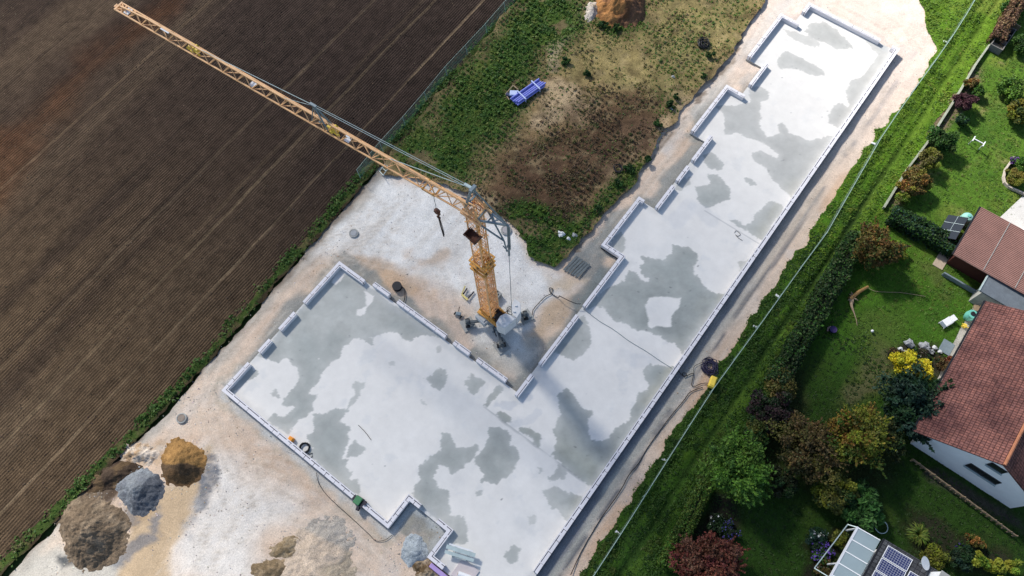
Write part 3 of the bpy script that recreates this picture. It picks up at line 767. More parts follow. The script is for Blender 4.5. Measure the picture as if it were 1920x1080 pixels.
def p_slab(x, y):
    p = Paint(x, y, (0.74, 0.715, 0.67))
    p.blot(6, (0.67, 0.66, 0.63), 0.0, 0.8, 0.8, 3)
    p.blot(2.5, (0.78, 0.755, 0.71), 0.1, 0.8, 0.6, 4)
    p.blot(1.2, (0.645, 0.64, 0.62), 0.35, 0.8, 0.6, 24)
    p.mix(0.6 * sst(28, 55, y), (0.60, 0.58, 0.55))
    wet = np.zeros(len(x))
    for i, (c, poly, k) in enumerate(WET):
        d = sdf(PX(poly, 0, c), x, y) + 0.20 * fbm(x, y, 1.3, 4, 100 + i, 0.74) + 0.11 * fbm(x, y, .36, 3, 400 + i, .8)
        wet = np.maximum(wet, k ** .6 * (0.84 * sst(0.04, -0.04, d) + 0.16 * sst(0.0, -0.8, d)))
    for i, (c, poly) in enumerate(DRY):
        d = sdf(PX(poly, 0, c), x, y) + 0.14 * fbm(x, y, 1.0, 4, 150 + i, 0.65)
        wet = np.minimum(wet, 1 - sst(0.05, -0.05, d))
    tone = sst(-0.5, 0.6, fbm(x, y, 4, 4, 6))[:, None]
    wc = np.array((0.315, 0.335, 0.315)) * (1 - tone) + np.array((0.415, 0.425, 0.395)) * tone
    up = sst(33, 48, y)[:, None]
    wc = wc * (1 - up) + np.array((0.33, 0.335, 0.32)) * up
    low = (sst(1.5, 0.2, np.abs(y - 9.9)) * sst(-11.5, -10.5, x))[:, None]
    wc = wc * (1 - 0.45 * low) + np.array((0.30, 0.315, 0.26)) * 0.45 * low
    ol = (sst(2.5, 0.2, -x) * sst(28, 18, np.abs(y - 22)) * sst(0, 0.6, fbm(x, y, 3, 3, 9)))[:, None]
    wc = wc * (1 - 0.5 * ol) + np.array((0.36, 0.35, 0.27)) * 0.5 * ol
    wc = wc * (1 + .13 * fbm(x, y, .9, 5, 61, .75) + .05 * fbm(x, y, 4, 3, 62))[:, None]
    wet = wet[:, None]
    p.c = p.c * (1 - wet) + wc * wet
    # trowel marks, scuffs, joints
    for c, pts, wd, k in ((K5, [(360, 480), (470, 490), (560, 460), (600, 430)], 0.22, 0.35), (K5, [(480, 610), (580, 600), (650, 550), (690, 510)], 0.18, 0.22), (K1, [(820, 860), (950, 750), (1050, 790), (1100, 850)], 0.5, 0.2), (K2, [(420, 940), (520, 1000), (640, 960)], 0.4, 0.15)):
        p.line(PX(pts, 0, c), (0.36, 0.40, 0.46), wd, k, 0.3, 0.8, 12, wd)
    p.line([(-11.1, 8.97), (-0.4, 8.95)], (0.30, 0.31, 0.30), 0.03, 0.55, 0.03, 1, 13, 0.06)
    p.line([(-6.0, 35.2), (-0.4, 35.2)], (0.30, 0.31, 0.32), 0.03, 0.5, 0.03, 1, 14, 0.06)
    p.mix(0.55 * sst(1.0, 1.3, fbm(x, y, 0.5, 3, 15)) * wet[:, 0], (0.12, 0.13, 0.14))
    p.mix(0.8 * sst(1.38, 1.46, fbm(x, y, 0.45, 2, 16)), (0.10, 0.10, 0.11))
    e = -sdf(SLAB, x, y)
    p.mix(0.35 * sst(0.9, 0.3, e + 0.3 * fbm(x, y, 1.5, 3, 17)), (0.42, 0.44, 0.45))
    p.gain(1.5, 0.035, 18)
    return p.c
M_slab = mat('screed', (0, 0, 0), 0.75, 0.05, 0.8, 0.035, 0.06, 0.003, 0.05, attr=True, spec=0.3)
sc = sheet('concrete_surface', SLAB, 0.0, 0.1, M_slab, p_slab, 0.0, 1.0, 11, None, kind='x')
del sc['kind']
sc.parent = slab
sc.matrix_parent_inverse = slab.matrix_world.inverted()
sc.matrix_parent_inverse = Matrix.Translation(-Vector(slab.location))

# ------------------------------------------------------------------ low hollow-block walls round the slab
def offs(pts, d):
    """open polyline shifted by d to its left, mitred"""
    out = []
    n = len(pts)
    for i in range(n):
        nn = []
        for a, b in ((i - 1, i), (i, i + 1)):
            if a >= 0 and b < n:
                v = Vector((pts[b][0] - pts[a][0], pts[b][1] - pts[a][1])).normalized()
                nn.append(Vector((-v.y, v.x)))
        if len(nn) == 1:
            q = nn[0]
        else:
            q = (nn[0] + nn[1])
            q = q / max(0.3, q.dot(nn[0]))
        out.append((pts[i][0] + q.x * d, pts[i][1] + q.y * d))
    return out
rw = random.Random(4)
def low_wall(pts, label, h=0.46, right=False):
    if right:
        pts = pts[::-1]
    th = 0.39
    c = (sum(p[0] for p in pts) / len(pts), sum(p[1] for p in pts) / len(pts), 0)
    t = thing('low_wall', c, label, 'wall', 'low white block walls round the floor slab')
    for nm, d0, d1, z1, m_ in (('outer_leaf', 0.0, 0.255, h, M_block), ('cavity', 0.255, 0.31, h - 0.07, M_dark), ('inner_leaf', 0.31, th, h - 0.004, M_block)):
        A, B = offs(pts, d0), offs(pts, d1)
        mb = MB()
        n = len(pts)
        V = []
        z0 = 0.003 if nm != 'outer_leaf' else -0.2
        for i in range(n):
            zz = z1 + (0.006 * math.sin(i * 2.1))
            V += [(*A[i], z0), (*B[i], z0), (*B[i], zz), (*A[i], zz)]
        F = [(3, 2, 1, 0), tuple(range(4 * n - 4, 4 * n))]
        for i in range(n - 1):
            for k in range(4):
                j = (k + 1) % 4
                F.append((4 * i + k, 4 * i + j, 4 * i + 4 + j, 4 * i + 4 + k))
        mb.add(V, F)
        if nm == 'outer_leaf':
            # mortar bridges across the cavity at the block joints
            M1 = offs(pts, 0.2825)
            for i in range(n - 1):
                a, b = Vector(M1[i]), Vector(M1[i + 1])
                L = (b - a).length
                s = 0.35 + rw.random() * 0.5
                while s < L - 0.2:
                    q = a + (b - a) * (s / L)
                    ang = math.atan2(b.y - a.y, b.x - a.x)
                    mb.box((q.x, q.y, h - 0.045), (0.12 + 0.1 * rw.random(), 0.056, 0.07), ang)
                    s += rw.choice((0.55, 1.0, 1.05, 1.5))
        if nm == 'cavity':
            # open butt joints between the blocks
            M1 = offs(pts, 0.14)
            for i in range(n - 1):
                a, b = Vector(M1[i]), Vector(M1[i + 1])
                L = (b - a).length
                s = 0.4 + rw.random() * 0.4
                while s < L - 0.2:
                    q = a + (b - a) * (s / L)
                    mb.box((q.x, q.y, h - 0.03), (rw.choice((.018, .026, .036)), 0.29, 0.065 + rw.choice((0, .002, .004))), math.atan2(b.y - a.y, b.x - a.x))
                    s += rw.choice((.62, 1.0, 1.0, 1.24))
        mb.build(nm, m_, t)
    return t
WALLS = [([(-29.2, 6.85), (-29.2, 11.6), (-26.15, 11.6)], True, 'low white wall turning the corner nearest the tall crane and field path'),
         ([(-29.2, 3.8), (-29.2, 5.7)], True, 'longer of two short white wall pieces on the slab side facing the field'),
         ([(-29.2, 1.3), (-29.2, 2.65)], True, 'shortest white wall piece on the slab side facing the ploughed field'),
         ([(-14.8, -2.95), (-29.2, -2.95), (-29.2, 0.1)], True, 'long low white wall running from the slab corner at the sand heaps to the green crate'),
         ([(-10.15, -0.4), (-11.08, -0.4), (-11.08, -2.95), (-13.75, -2.95)], True, 'white wall stepping in from the green crate with a shaded outer face'),
         ([(-5.9, -2.75), (-7.38, -2.75), (-7.38, -0.4), (-8.4, -0.4)], True, 'white wall angle beside the metal trestles near the bluish sand heap'),
         ([(0, 1.3), (0, 61.6), (-0.75, 61.6)], False, 'longest white wall, straight along the whole side facing the gardens'),
         ([(-2.0, 61.6), (-10, 61.6), (-10, 60.2)], False, 'white wall closing the far narrow end of the slab'),
         ([(-9.45, 58.7), (-11.6, 58.7), (-11.6, 52.15)], False, 'white wall angle nearest the far end with a coil of black hose beyond it'),
         ([(-9.8, 52.45), (-9.8, 49.3)], False, 'straight white wall piece alone between the two farthest wall angles'),
         ([(-9.4, 47.95), (-11.5, 47.95), (-11.5, 41.5)], False, 'white wall angle beside sandy ground halfway up the narrow slab arm'),
         ([(-9.8, 42.1), (-9.8, 38.8)], False, 'straight white wall piece just below the middle wall angle of the arm'),
         ([(-9.8, 38.0), (-9.8, 36.1)], False, 'shortest white wall piece on the meadow side of the narrow slab arm'),
         ([(-9.8, 35.45), (-9.8, 32.65)], False, 'white wall piece overlapping the end of the long stepped wall'),
         ([(-10.9, 32.65), (-11.55, 32.65), (-11.55, 26.6), (-9.6, 26.6), (-9.6, 20.95)], False, 'long stepped white wall with a cable crossing its end beside the weeds'),
         ([(-9.6, 19.95), (-9.6, 14.55)], False, 'straight white wall right of the crane beside dark crushed stone'),
         ([(-9.6, 13.45), (-9.6, 11.25)], False, 'short white wall at the inner corner of the slab below the crane'),
         ([(-25.35, 11.6), (-23.55, 11.6)], False, 'short white wall piece next to the black cable reel'),
         ([(-22.6, 11.6), (-17.25, 11.6)], False, 'longest white wall piece on the slab side facing the crane base'),
         ([(-16.4, 11.6), (-14.7, 11.6)], False, 'short white wall piece directly below the crane outriggers'),
         ([(-13.9, 11.6), (-10.85, 11.6)], False, 'white wall piece ending at the inner corner of the slab')]
for pts, side, lab in WALLS:
    # travelling with the slab on the left needs no flip
    low_wall(pts, lab, right=side)

# ------------------------------------------------------------------ tower crane
def lattice_square(mb, a, b, w0, w1, n, rc, rb, rung=True):
    """square lattice column from a to b (near vertical), widths w0 -> w1"""
    a, b = Vector(a), Vector(b)
    sg = ((-1, -1), (1, -1), (1, 1), (-1, 1))
    P = []
    for i in range(n + 1):
        t = i / n
        c = a.lerp(b, t)
        hw = (w0 + (w1 - w0) * t) / 2
        P.append([c + Vector((sx * hw, sy * hw, 0)) for sx, sy in sg])
    for k in range(4):
        mb.bar(P[0][k], P[n][k], rc)
    for i in range(n):
        for k in range(4):
            j = (k + 1) % 4
            if i % 2:
                mb.bar(P[i][k], P[i + 1][j], rb)
            else:
                mb.bar(P[i][j], P[i + 1][k], rb)
            if rung:
                mb.bar(P[i + 1][k], P[i + 1][j], rb * 0.9)
    return P

CB = (-14.9, 15.5, -0.12)
crane = thing('tower_crane', CB, 'tall orange lattice tower crane with white ballast, jib reaching over the field', 'crane')
MB0, MT = Vector((-15.3, 15.5, 1.5)), Vector((-15.62, 15.55, 19.0))
mb = MB()
lattice_square(mb, MB0, MB0.lerp(MT, 0.56), 1.04, 1.00, 12, 0.09, 0.038)
mb.build('outer_mast', M_orange, crane)
mb = MB()
lattice_square(mb, MB0 + Vector((0, 0, 0.3)), MT, 0.82, 0.78, 22, 0.08, 0.032)
for z in (0.25, 0.4, 0.62, 0.8, 0.93):
    c = MB0.lerp(MT, z)
    mb.bar(c + Vector((-0.5, -0.5, 0)), c + Vector((0.5, 0.5, 0)), 0.07)
    mb.bar(c + Vector((-0.5, 0.5, 0)), c + Vector((0.5, -0.5, 0)), 0.07)
mb.build('telescopic_mast', M_orange, crane)
# power cable, ladder and hoist ropes inside the mast
mb = MB()
c0, c1 = MB0 + Vector((0.05, 0.1, 0)), MT + Vector((0.05, 0.1, 0))
mb.bar(c0, c1, 0.12, 0.12)
for i in range(40):
    c = c0.lerp(c1, (i + 0.5) / 40)
    mb.bar(c + Vector((-0.18, 0.25, 0)), c + Vector((0.18, 0.25, 0)), 0.03)
for s in (-0.18, 0.18):
    mb.bar(c0 + Vector((s, 0.25, 0)), c1 + Vector((s, 0.25, 0)), 0.045)
mb.build('ladder', M_orange2, crane)
# guide collar half way up
mb = MB()
cc = MB0.lerp(MT, 0.56)
for dz in (-0.7, 0.0, 0.7):
    for sx, sy, lx, ly in ((0, -0.62, 1.36, 0.12), (0, 0.62, 1.36, 0.12), (-0.62, 0, 0.12, 1.12), (0.62, 0, 0.12, 1.12)):
        mb.box(cc + Vector((sx, sy, dz)), (lx, ly, 0.16))
rc_ = random.Random(2)
for i in range(22):
    a = rc_.random() * 6.28
    mb.box(cc + Vector((0.55 * math.cos(a), 0.55 * math.sin(a), rc_.uniform(-0.8, 0.8))), (rc_.uniform(.1, .3), rc_.uniform(.1, .3), rc_.uniform(.1, .4)), a)
mb.build('guide_collar', M_orange2, crane)
for i in range(8):
    a = math.pi / 4 * i + .2
    MB().box(cc + Vector((0.62 * math.cos(a), 0.62 * math.sin(a), .5 - i % 2)), (.18, .16, .2), a).build('collar_roller', M_brown, crane)
# head frame
mb = MB()
hd = MT
for sx in (-1, 1):
    for sy in (-1, 1):
        mb.bar(hd + Vector((sx * .5, sy * .5, -0.2)), hd + Vector((sx * .35 + 0.2, sy * .42, 1.15)), 0.13)
        mb.bar(hd + Vector((sx * .5, sy * .5, -0.2)), hd + Vector((-sx * .5, sy * .5, 0.55)), 0.07)
    mb.bar(hd + Vector((sx * .55, -.62, 0.0)), hd + Vector((sx * .55, .62, 0.0)), 0.16)
    mb.bar(hd + Vector((-.62, sx * .55, 0.02)), hd + Vector((.95, sx * .55, 0.02)), 0.15)
    mb.bar(hd + Vector((-.4, sx * .42, 1.1)), hd + Vector((1.0, sx * .5, 0.05)), 0.09)
mb.bar(hd + Vector((.6, -.5, .5)), hd + Vector((.6, .5, .5)), 0.1)
mb.box(hd + Vector((0.1, -0.2, 0.15)), (0.5, 0.35, 0.3))
mb.build('mast_head', M_orange, crane)
# jib: triangular lattice, apex up
J0, J1 = Vector((-15.35, 15.12, 19.95)), Vector((-45.0, 13.10, 20.05))
jd = (J1 - J0).normalized()
jn = Vector((-jd.y, jd.x, 0)).normalized()
HW, HH = 0.34, 0.60
def JP(s, side, top=0.0):
    return J0 + jd * s + jn * (side * HW) + Vector((0, 0, HH * top))
JL = (J1 - J0).length
mb = MB()
mb.bar(JP(0, 1), JP(JL, 1), 0.10)
mb.bar(JP(0, -1), JP(JL, -1), 0.10)
mb.bar(JP(0.3, 0, 1), JP(JL - 3.2, 0, 1), 0.12)
mb.bar(JP(JL - 3.2, 0, 1), JP(JL - 0.3, 0, 0.3), 0.10)
n = 24
ds = JL / n
for i in range(n):
    s = i * ds
    a = 1.0 if s + ds / 2 < JL - 3.2 else max(0.3, 1.0 - (s + ds / 2 - (JL - 3.2)) / 3.2)
    for sd_ in (-1, 1):
        mb.bar(JP(s, sd_), JP(s + ds / 2, 0, a), 0.055)
        mb.bar(JP(s + ds / 2, 0, a), JP(s + ds, sd_), 0.055)
    mb.bar(JP(s, -1), JP(s, 1), 0.055)
    if i % 2:
        mb.bar(JP(s, -1), JP(s + ds, 1), 0.05)
    else:
        mb.bar(JP(s, 1), JP(s + ds, -1), 0.05)
mb.bar(JP(JL, -1.15), JP(JL, 1.15), 0.14)
mb.bar(JP(JL - 0.5, -1), JP(JL - 0.5, 1), 0.10)
mb.bar(JP(JL + 0.18, -0.2), JP(JL + 0.18, 0.6), 0.12)
jib = mb.build('jib', M_orange, crane)
for s, wd in ((JL - 0.95, .42), (17.4, .42), (9.5, .40)):
    c = JP(s, 0)
    MB().box(c + Vector((0, 0, 0.08)), (wd, 0.5, 0.03), math.atan2(jd.y, jd.x)).build('sign_plate', M_white, jib)
for s, wd in ((24.9, .75), (9.3, .3)):
    MB().box(JP(s, 0.25, 1.02), (wd, 0.15, 0.06), math.atan2(jd.y, jd.x)).build('sign_plate', M_white, jib)
for s in (22.5, 10.6):
    mb = MB()
    c = JP(s, -0.1, 0.25)
    a = math.atan2(jd.y, jd.x)
    mb.box(c, (0.5, 0.42, 0.22), a, bev=0.03)
    mb.box(c + jd * 0.45, (0.28, 0.5, 0.14), a)
    mb.tube([c + jn * 0.3 + jd * 0.1, c - jn * 0.3 + jd * 0.1], 0.13, 10)
    mb.box(c - jd * 0.4 + jn * 0.2, (0.2, 0.12, 0.3), a)
    mb.build('winch', M_yellow, jib)
# trolley and hook
TS = 3.05
mb = MB()
c = JP(TS, 0, -0.22)
a = math.atan2(jd.y, jd.x)
for sd_ in (-1, 1):
    mb.bar(c + jn * sd_ * HW - jd * 0.5, c + jn * sd_ * HW + jd * 0.5, 0.09)
    for t in (-.4, .4):
        mb.tube([c + jn * sd_ * (HW - .05) + jd * t + Vector((0, 0, .14)), c + jn * sd_ * (HW + .05) + jd * t + Vector((0, 0, .14))], 0.09, 8)
for t in (-.45, 0, .45):
    mb.bar(c - jn * HW + jd * t, c + jn * HW + jd * t, 0.08)
mb.build('trolley', M_orange2, crane)
mb = MB()
hk = Vector((c.x - 0.05, c.y + 0.05, 16.6))
for dx in (-.14, .14):
    mb.tube([c + jd * dx, hk + Vector((dx * .6, 0, .3))], 0.014, 4)
mb.build('hoist_rope', M_steel, crane)
mb = MB()
mb.box(hk, (0.42, 0.16, 0.5), a, bev=0.03)
mb.tube([hk + Vector((0, -.13, .1)), hk + Vector((0, .13, .1))], 0.2, 12)
mb.tube([hk + Vector((0, 0, -.25)), hk + Vector((.02, 0, -.55)), hk + Vector((.16, 0, -.7)), hk + Vector((.1, 0, -.86)), hk + Vector((-.06, 0, -.84)), hk + Vector((-.12, 0, -.7))], 0.05, 6)
hb = mb.build('hook_block', M_brown, crane)
mb = MB()
mb.tube([hk + Vector((0, 0, -.8)), hk + Vector((0.02, 0, -2.0)), hk + Vector((0.06, .02, -3.6))], 0.05, 6)
mb.tube([hk + Vector((0.03, .05, -.8)), hk + Vector((0.1, .06, -2.3)), hk + Vector((0.14, .02, -3.3))], 0.03, 6)
mb.build('chain_sling', M_black, hb)
# A-frame over the mast head, pendants
AP = Vector((-15.45, 15.52, 22.0))
mb = MB()
for sy in (-.45, .45):
    mb.bar(MT + Vector((-0.25, sy, 0.9)), AP + Vector((0, sy * .35, 0)), 0.16)
mb.bar(AP + Vector((0, -.25, 0)), AP + Vector((0, .25, 0)), 0.2)
mb.bar(MT.lerp(AP, .6) + Vector((0, -.3, 0)), MT.lerp(AP, .6) + Vector((0, .3, 0)), 0.09)
mb.build('strut_frame', M_steel, crane)
PB = Vector((-26.95, 14.27, 22.1))
mb = MB()
for sd_ in (-1, 1):
    mb.bar(JP(10.95, sd_ * .7, .2), PB, 0.09)
    mb.bar(JP(12.3, sd_ * .6, .2), PB, 0.05)
mb.bar(JP(11.6, -.5, .7), JP(11.6, .5, .7), .12)
mb.box(PB, (.5, .16, .14), a)
mb.build('pendant_post', M_steel, crane)
mb = MB()
for o_ in (-.06, .06):
    mb.tube([AP + jn * o_, PB + jn * o_], 0.018, 5)
mb.tube([PB, JP(22.0, 0, 1)], 0.022, 5)
mb.tube([PB + jn * .05, JP(14.6, 0, 1.0)], 0.016, 5)
mb.tube([AP, JP(6.3, 0, 1)], 0.024, 5)
mb.box(AP - Vector((.28, .02, .0)), (.6, .16, .14), a)
mb.build('pendant_rope', M_lsteel, crane)
# rear strut frame, tension rods down to the ballast
E0 = Vector((-13.45, 16.15, 18.6))
rear = (MT + Vector((.55, -.45, .1)), MT + Vector((.55, .5, .1)))
mb = MB()
mb.bar(rear[0], rear[1], .14)
for r_ in rear:
    mb.bar(r_, E0, .12)
mb.bar(rear[0].lerp(E0, .35), rear[1].lerp(E0, .35), .08)
mb.bar(rear[0].lerp(E0, .45), rear[1].lerp(E0, .62), .08)
mb.bar(rear[1].lerp(E0, .25), rear[0].lerp(E0, .6), .08)
lo_ = Vector((-13.5, 15.75, 17.0))
mb.bar(rear[0] + Vector((0, .1, -.6)), lo_, .09)
mb.bar(rear[1].lerp(E0, .1) + Vector((0, 0, -.1)), lo_, .09)
mb.bar(lo_, Vector((-13.4, 15.85, 15.4)), .10)
mb.bar(AP, E0, .07)
mb.build('counter_strut', M_steel, crane)
mb = MB()
BE = Vector((-13.35, 15.95, 2.4))
mb.tube([E0, E0.lerp(BE, .27)], 0.075, 8)
mb.tube([E0 + Vector((.12, 0, 0)), E0.lerp(BE, .2) + Vector((.12, 0, 0))], 0.045, 8)
mb.box(E0.lerp(BE, .18), (.2, .2, .3))
mb.bar(E0.lerp(BE, .24), E0.lerp(BE, .22) + Vector((-.5, 0, .1)), .06)
mb.build('tension_rod', M_steel, crane)
mb = MB()
mb.tube([E0.lerp(BE, .27), BE], 0.025, 5)
mb.build('guy_rope', M_steel, crane)
# brown open box on the mast
mb = MB()
bc = Vector((-15.28, 14.78, 17.0))
tl = Matrix.Rotation(0.25, 3, 'X')
mb.box(bc, (0.95, 0.62, 0.05), -0.15, tl)
for dx, dy, sx, sy in ((0, -.31, .95, .05), (0, .31, .95, .05), (-.47, 0, .05, .62), (.47, 0, .05, .62)):
    mb.box(bc + Vector((dx, dy, .17)), (sx, sy, .36), -0.15, tl)
mb.build('open_box', M_brown, crane)
mb = MB()
mb.box(bc + Vector((-1.05, 0.75, 2.6)), (.5, .3, .3), .3, bev=.04)
mb.tube([bc + Vector((-.85, .8, 2.6)), bc + Vector((-.5, .8, 2.6))], .14, 10)
mb.build('hoist_motor', mat('motor_blue', (0.05, 0.07, 0.12), 0.4, 0.2, 0.3), crane)
# slewing platform, ballast, undercarriage
mb = MB()
mb.box((-14.7, 15.5, .95), (2.6, 1.15, .35), .0, bev=.04)
mb.box((-15.55, 14.75, 1.05), (1.15, .75, .6), -.15, bev=.05)
mb.box((-15.5, 14.7, 1.38), (.6, .4, .1), -.15)
mb.lathe((-14.9, 15.5, .45), [(.75, 0), (.75, .2), (.62, .22), (.62, .34)], 24)
mb.build('slewing_platform', mat('platform_grey', (.42, .45, .47), .6, .12, .4), crane)
mb = MB()
mb.box((-15.35, 15.5, 1.55), (1.6, 1.45, .22), 0)
for sy in (-.62, .62):
    mb.bar((-16.05, 15.5 + sy, 1.5), (-14.0, 15.5 + sy, 1.35), .2, .3)
    mb.bar((-15.9, 15.5 + sy, 2.6), (-14.3, 15.5 + sy, 1.6), .12)
mb.bar((-14.1, 14.9, 1.4), (-14.1, 16.1, 1.4), .2, .3)
mb.build('mast_foot', M_orange2, crane)
mb = MB()
mb.tube([(-14.55, 15.15, 1.62), (-14.55, 15.95, 1.62)], .26, 14)
mb.box((-14.25, 15.2, 1.65), (.35, .4, .4), .1, bev=.04)
mb.box((-14.85, 15.85, 1.75), (.35, .3, .4), .4)
mb.box((-14.9, 15.0, 1.7), (.25, .25, .5), .4)
mb.build('hoist_drum', M_black, crane)
def sector(mb, c, r0, r1, a0, a1, z0, z1, n=9):
    V, F = [], []
    for i in range(n + 1):
        a = a0 + (a1 - a0) * i / n
        ca, sa = math.cos(a), math.sin(a)
        V += [(c[0] + r0 * ca, c[1] + r0 * sa, z0), (c[0] + r1 * ca, c[1] + r1 * sa, z0), (c[0] + r1 * ca, c[1] + r1 * sa, z1), (c[0] + r0 * ca, c[1] + r0 * sa, z1)]
    F = [(3, 2, 1, 0), tuple(range(4 * n, 4 * n + 4))]
    for i in range(n):
        for k in range(4):
            j = (k + 1) % 4
            F.append((4 * i + k, 4 * i + j, 4 * i + 4 + j, 4 * i + 4 + k))
    mb.add(V, F)
BAL = [[(930, 605), (938, 592), (948, 587), (961, 592), (968, 597), (946, 615), (933, 610)], [(962.5, 591), (958, 579), (960, 570), (965, 559), (975, 566), (977, 583), (969, 596)]]
for k, poly in enumerate(BAL):
    P = PX(poly, 2.7)
    mx_, my_ = sum(p[0] for p in P) / len(P), sum(p[1] for p in P) / len(P)
    sc_ = lambda q, f: [(mx_ + (x - mx_) * f, my_ + (y - my_) * f) for x, y in q]
    mb = MB()
    zt = 2.72 - .1 * k
    mb.prism(sc_(P, .97), .95, zt - .08)
    for z0, z1, f in ((.95, 1.48, 1.0), (1.51, 2.06, 1.0), (2.09, zt - .06, 1.0), (zt - .061, zt, .95)):
        mb.prism(sc_(P, f), z0, z1)
    mb.box((mx_ - .1, my_ + .2, zt + .04), (.2, .08, .1), .6)
    mb.box((mx_ + .1, my_ - .3, zt + .04), (.2, .08, .1), .6)
    mb.build('ballast_block', M_conc, crane)
mb = MB()
mb.box((-14.75, 15.5, .42), (1.5, 1.5, .3), .0, bev=.05)
for dx in (-.5, .5):
    mb.bar((-14.75 + dx, 14.4, .4), (-14.75 + dx, 16.6, .4), .16, .24)
mb.build('undercarriage', M_steel, crane)
PADS = [(-16.55, 13.85, 3), (-13.05, 14.0, 0), (-13.0, 17.35, 2), (-16.75, 17.0, 1)]
for px_, py_, k in PADS:
    mb = MB()
    c = Vector((-14.75, 15.5, .42))
    p = Vector((px_, py_, .5))
    d = (p - c).normalized()
    q = Vector((-d.y, d.x, 0))
    mb.bar(c + d * .7, p, .2, .26)
    mb.tube([p + Vector((0, 0, -.42)), p + Vector((0, 0, .35))], .085, 10)
    mb.box(p + Vector((0, 0, .1)), (.34, .34, .3), math.atan2(d.y, d.x), bev=.03)
    mb.bar(p + q * .3 + d * .1, p - q * .35 + d * .1 + Vector((0, 0, -.2)), .1)
    mb.box(p - d * .45 + q * .12 + Vector((0, 0, -.05)), (.3, .22, .28), math.atan2(d.y, d.x))
    og = mb.build('outrigger', mat('outrigger_grey', (.09, .105, .115), .6, .25, .3) if k == 3 else bpy.data.materials['outrigger_grey'], crane)
    mb = MB()
    rr = random.Random(k)
    a_ = math.atan2(d.y, d.x) + .4
    mb.box(p + Vector((0, 0, -.57)), (1.1, 1.1, .12), a_)
    mb.box(p + Vector((0, 0, -.46)), (.75, .7, .09), a_ + .2)
    mb.build('pad', mat('pad_grey', (.36, .36, .34), .8, .2, .3) if k == 3 else bpy.data.materials['pad_grey'], og)
    mb = MB()
    for s in (-1, 1):
        mb.tube([p + q * s * .38 + Vector((0, 0, -.25)), p + q * s * .22 + Vector((0, 0, -.25))], .2, 12)
    mb.build('wheel', M_black, og)
# loose power cables at the crane foot
mb = MB()
for k in range(3):
    pts = [(-13.95 + .34 * math.cos(t * .5 + k) * (1 + .1 * k), 16.62 + .34 * math.sin(t * .5 + k), .95 + .25 * k + .1 * math.sin(t)) for t in range(14)]
    mb.tube(pts, .03, 5)
mb.tube([(-14.0, 16.6, 1.2), (-14.2, 16.3, 1.6), (-14.3, 16.0, 1.6)], .03, 5)
mb.build('power_cable', M_black, crane)
MB().tube([(-14.35, 14.85, 1.3), (-14.3, 14.6, .9), (-13.8, 14.3, .5)], .05, 5).build('power_cable', M_black, crane)

# ------------------------------------------------------------------ heaps
def heap(name, c, rx, ry, h, rot, label, cat, colf, seed=1, power=1.25, rough=0.10, n=64, z0=-0.12, ridge=0.0, flat=0.0):
    xs = np.linspace(-1.45, 1.45, n)
    gx, gy = np.meshgrid(xs, xs)
    ca, sa = math.cos(rot), math.sin(rot)
    X = c[0] + gx * rx * ca - gy * ry * sa
    Y = c[1] + gx * rx * sa + gy * ry * ca
    r = np.hypot(gx, gy)
    a = np.arctan2(gy, gx)
    rr = r / (1 + 0.10 * np.sin(2 * a + seed) + 0.07 * np.sin(3 * a + 2 * seed) + 0.10 * fbm(X.ravel(), Y.ravel(), 1.2, 3, seed + 5).reshape(X.shape))
    prof = 1 - rr
    cone = 1.12 - np.sqrt(rr * rr + 0.02 * power)
    zz = np.clip(cone - .04, 0, 2) ** 1.12
    zz = np.where(zz > .72, .72 + (zz - .72) * .6, zz)
    zz = np.minimum(zz, (1 - flat) + 0.25 * flat * zz)
    zz = zz * h - 0.5 * np.clip(rr - 1.08, 0, 1) + 0.05 * fbm(X.ravel(), Y.ravel(), .22, 3, seed + 8).reshape(X.shape) + rough * fbm(X.ravel(), Y.ravel(), 0.8, 5, seed, 0.65).reshape(X.shape) * np.clip(prof * 3 + 0.3, 0, 1)
    if ridge:
        zz += ridge * np.maximum(0, np.sin(gx * 3 + seed)) * np.clip(prof * 3, 0, 1)
    idx = np.arange(n * n).reshape(n, n)
    F = np.stack([idx[:-1, :-1], idx[:-1, 1:], idx[1:, 1:], idx[1:, :-1]], -1)
    keep = (rr[:-1, :-1] < 1.35)
    F = F[keep]
    used = np.unique(F)
    rm = np.full(n * n, -1)
    rm[used] = np.arange(len(used))
    x, y, z = X.ravel()[used], Y.ravel()[used], zz.ravel()[used] + z0
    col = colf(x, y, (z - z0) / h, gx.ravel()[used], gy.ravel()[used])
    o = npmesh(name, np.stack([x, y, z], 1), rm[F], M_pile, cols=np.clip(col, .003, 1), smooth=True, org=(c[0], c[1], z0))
    tag(o, label, cat, 'heaps of sand, gravel and soil')
    return o
def flatcol(col, amt=0.25, size=0.8, seed=1, col2=None):
    def f(x, y, t, gx, gy):
        p = Paint(x, y, col)
        if col2 is not None:
            p.blot(size * 1.5, col2, -0.1, 0.5, 1.0, seed + 3)
        p.gain(size, amt, seed)
        return p.c
    return f
def lump(name, P0, col, seed):
    pass
heap('gravel_heap', W(170, 994), 2.5, 2.25, 2.0, 0.3, 'largest heap, of brown gravel, beside the weedy strip at the lower left', 'gravel heap', flatcol((0.165, 0.122, 0.083), 0.3, 0.6, 3, (0.225, 0.172, 0.12)), 3, 1.35, 0.16, 130)
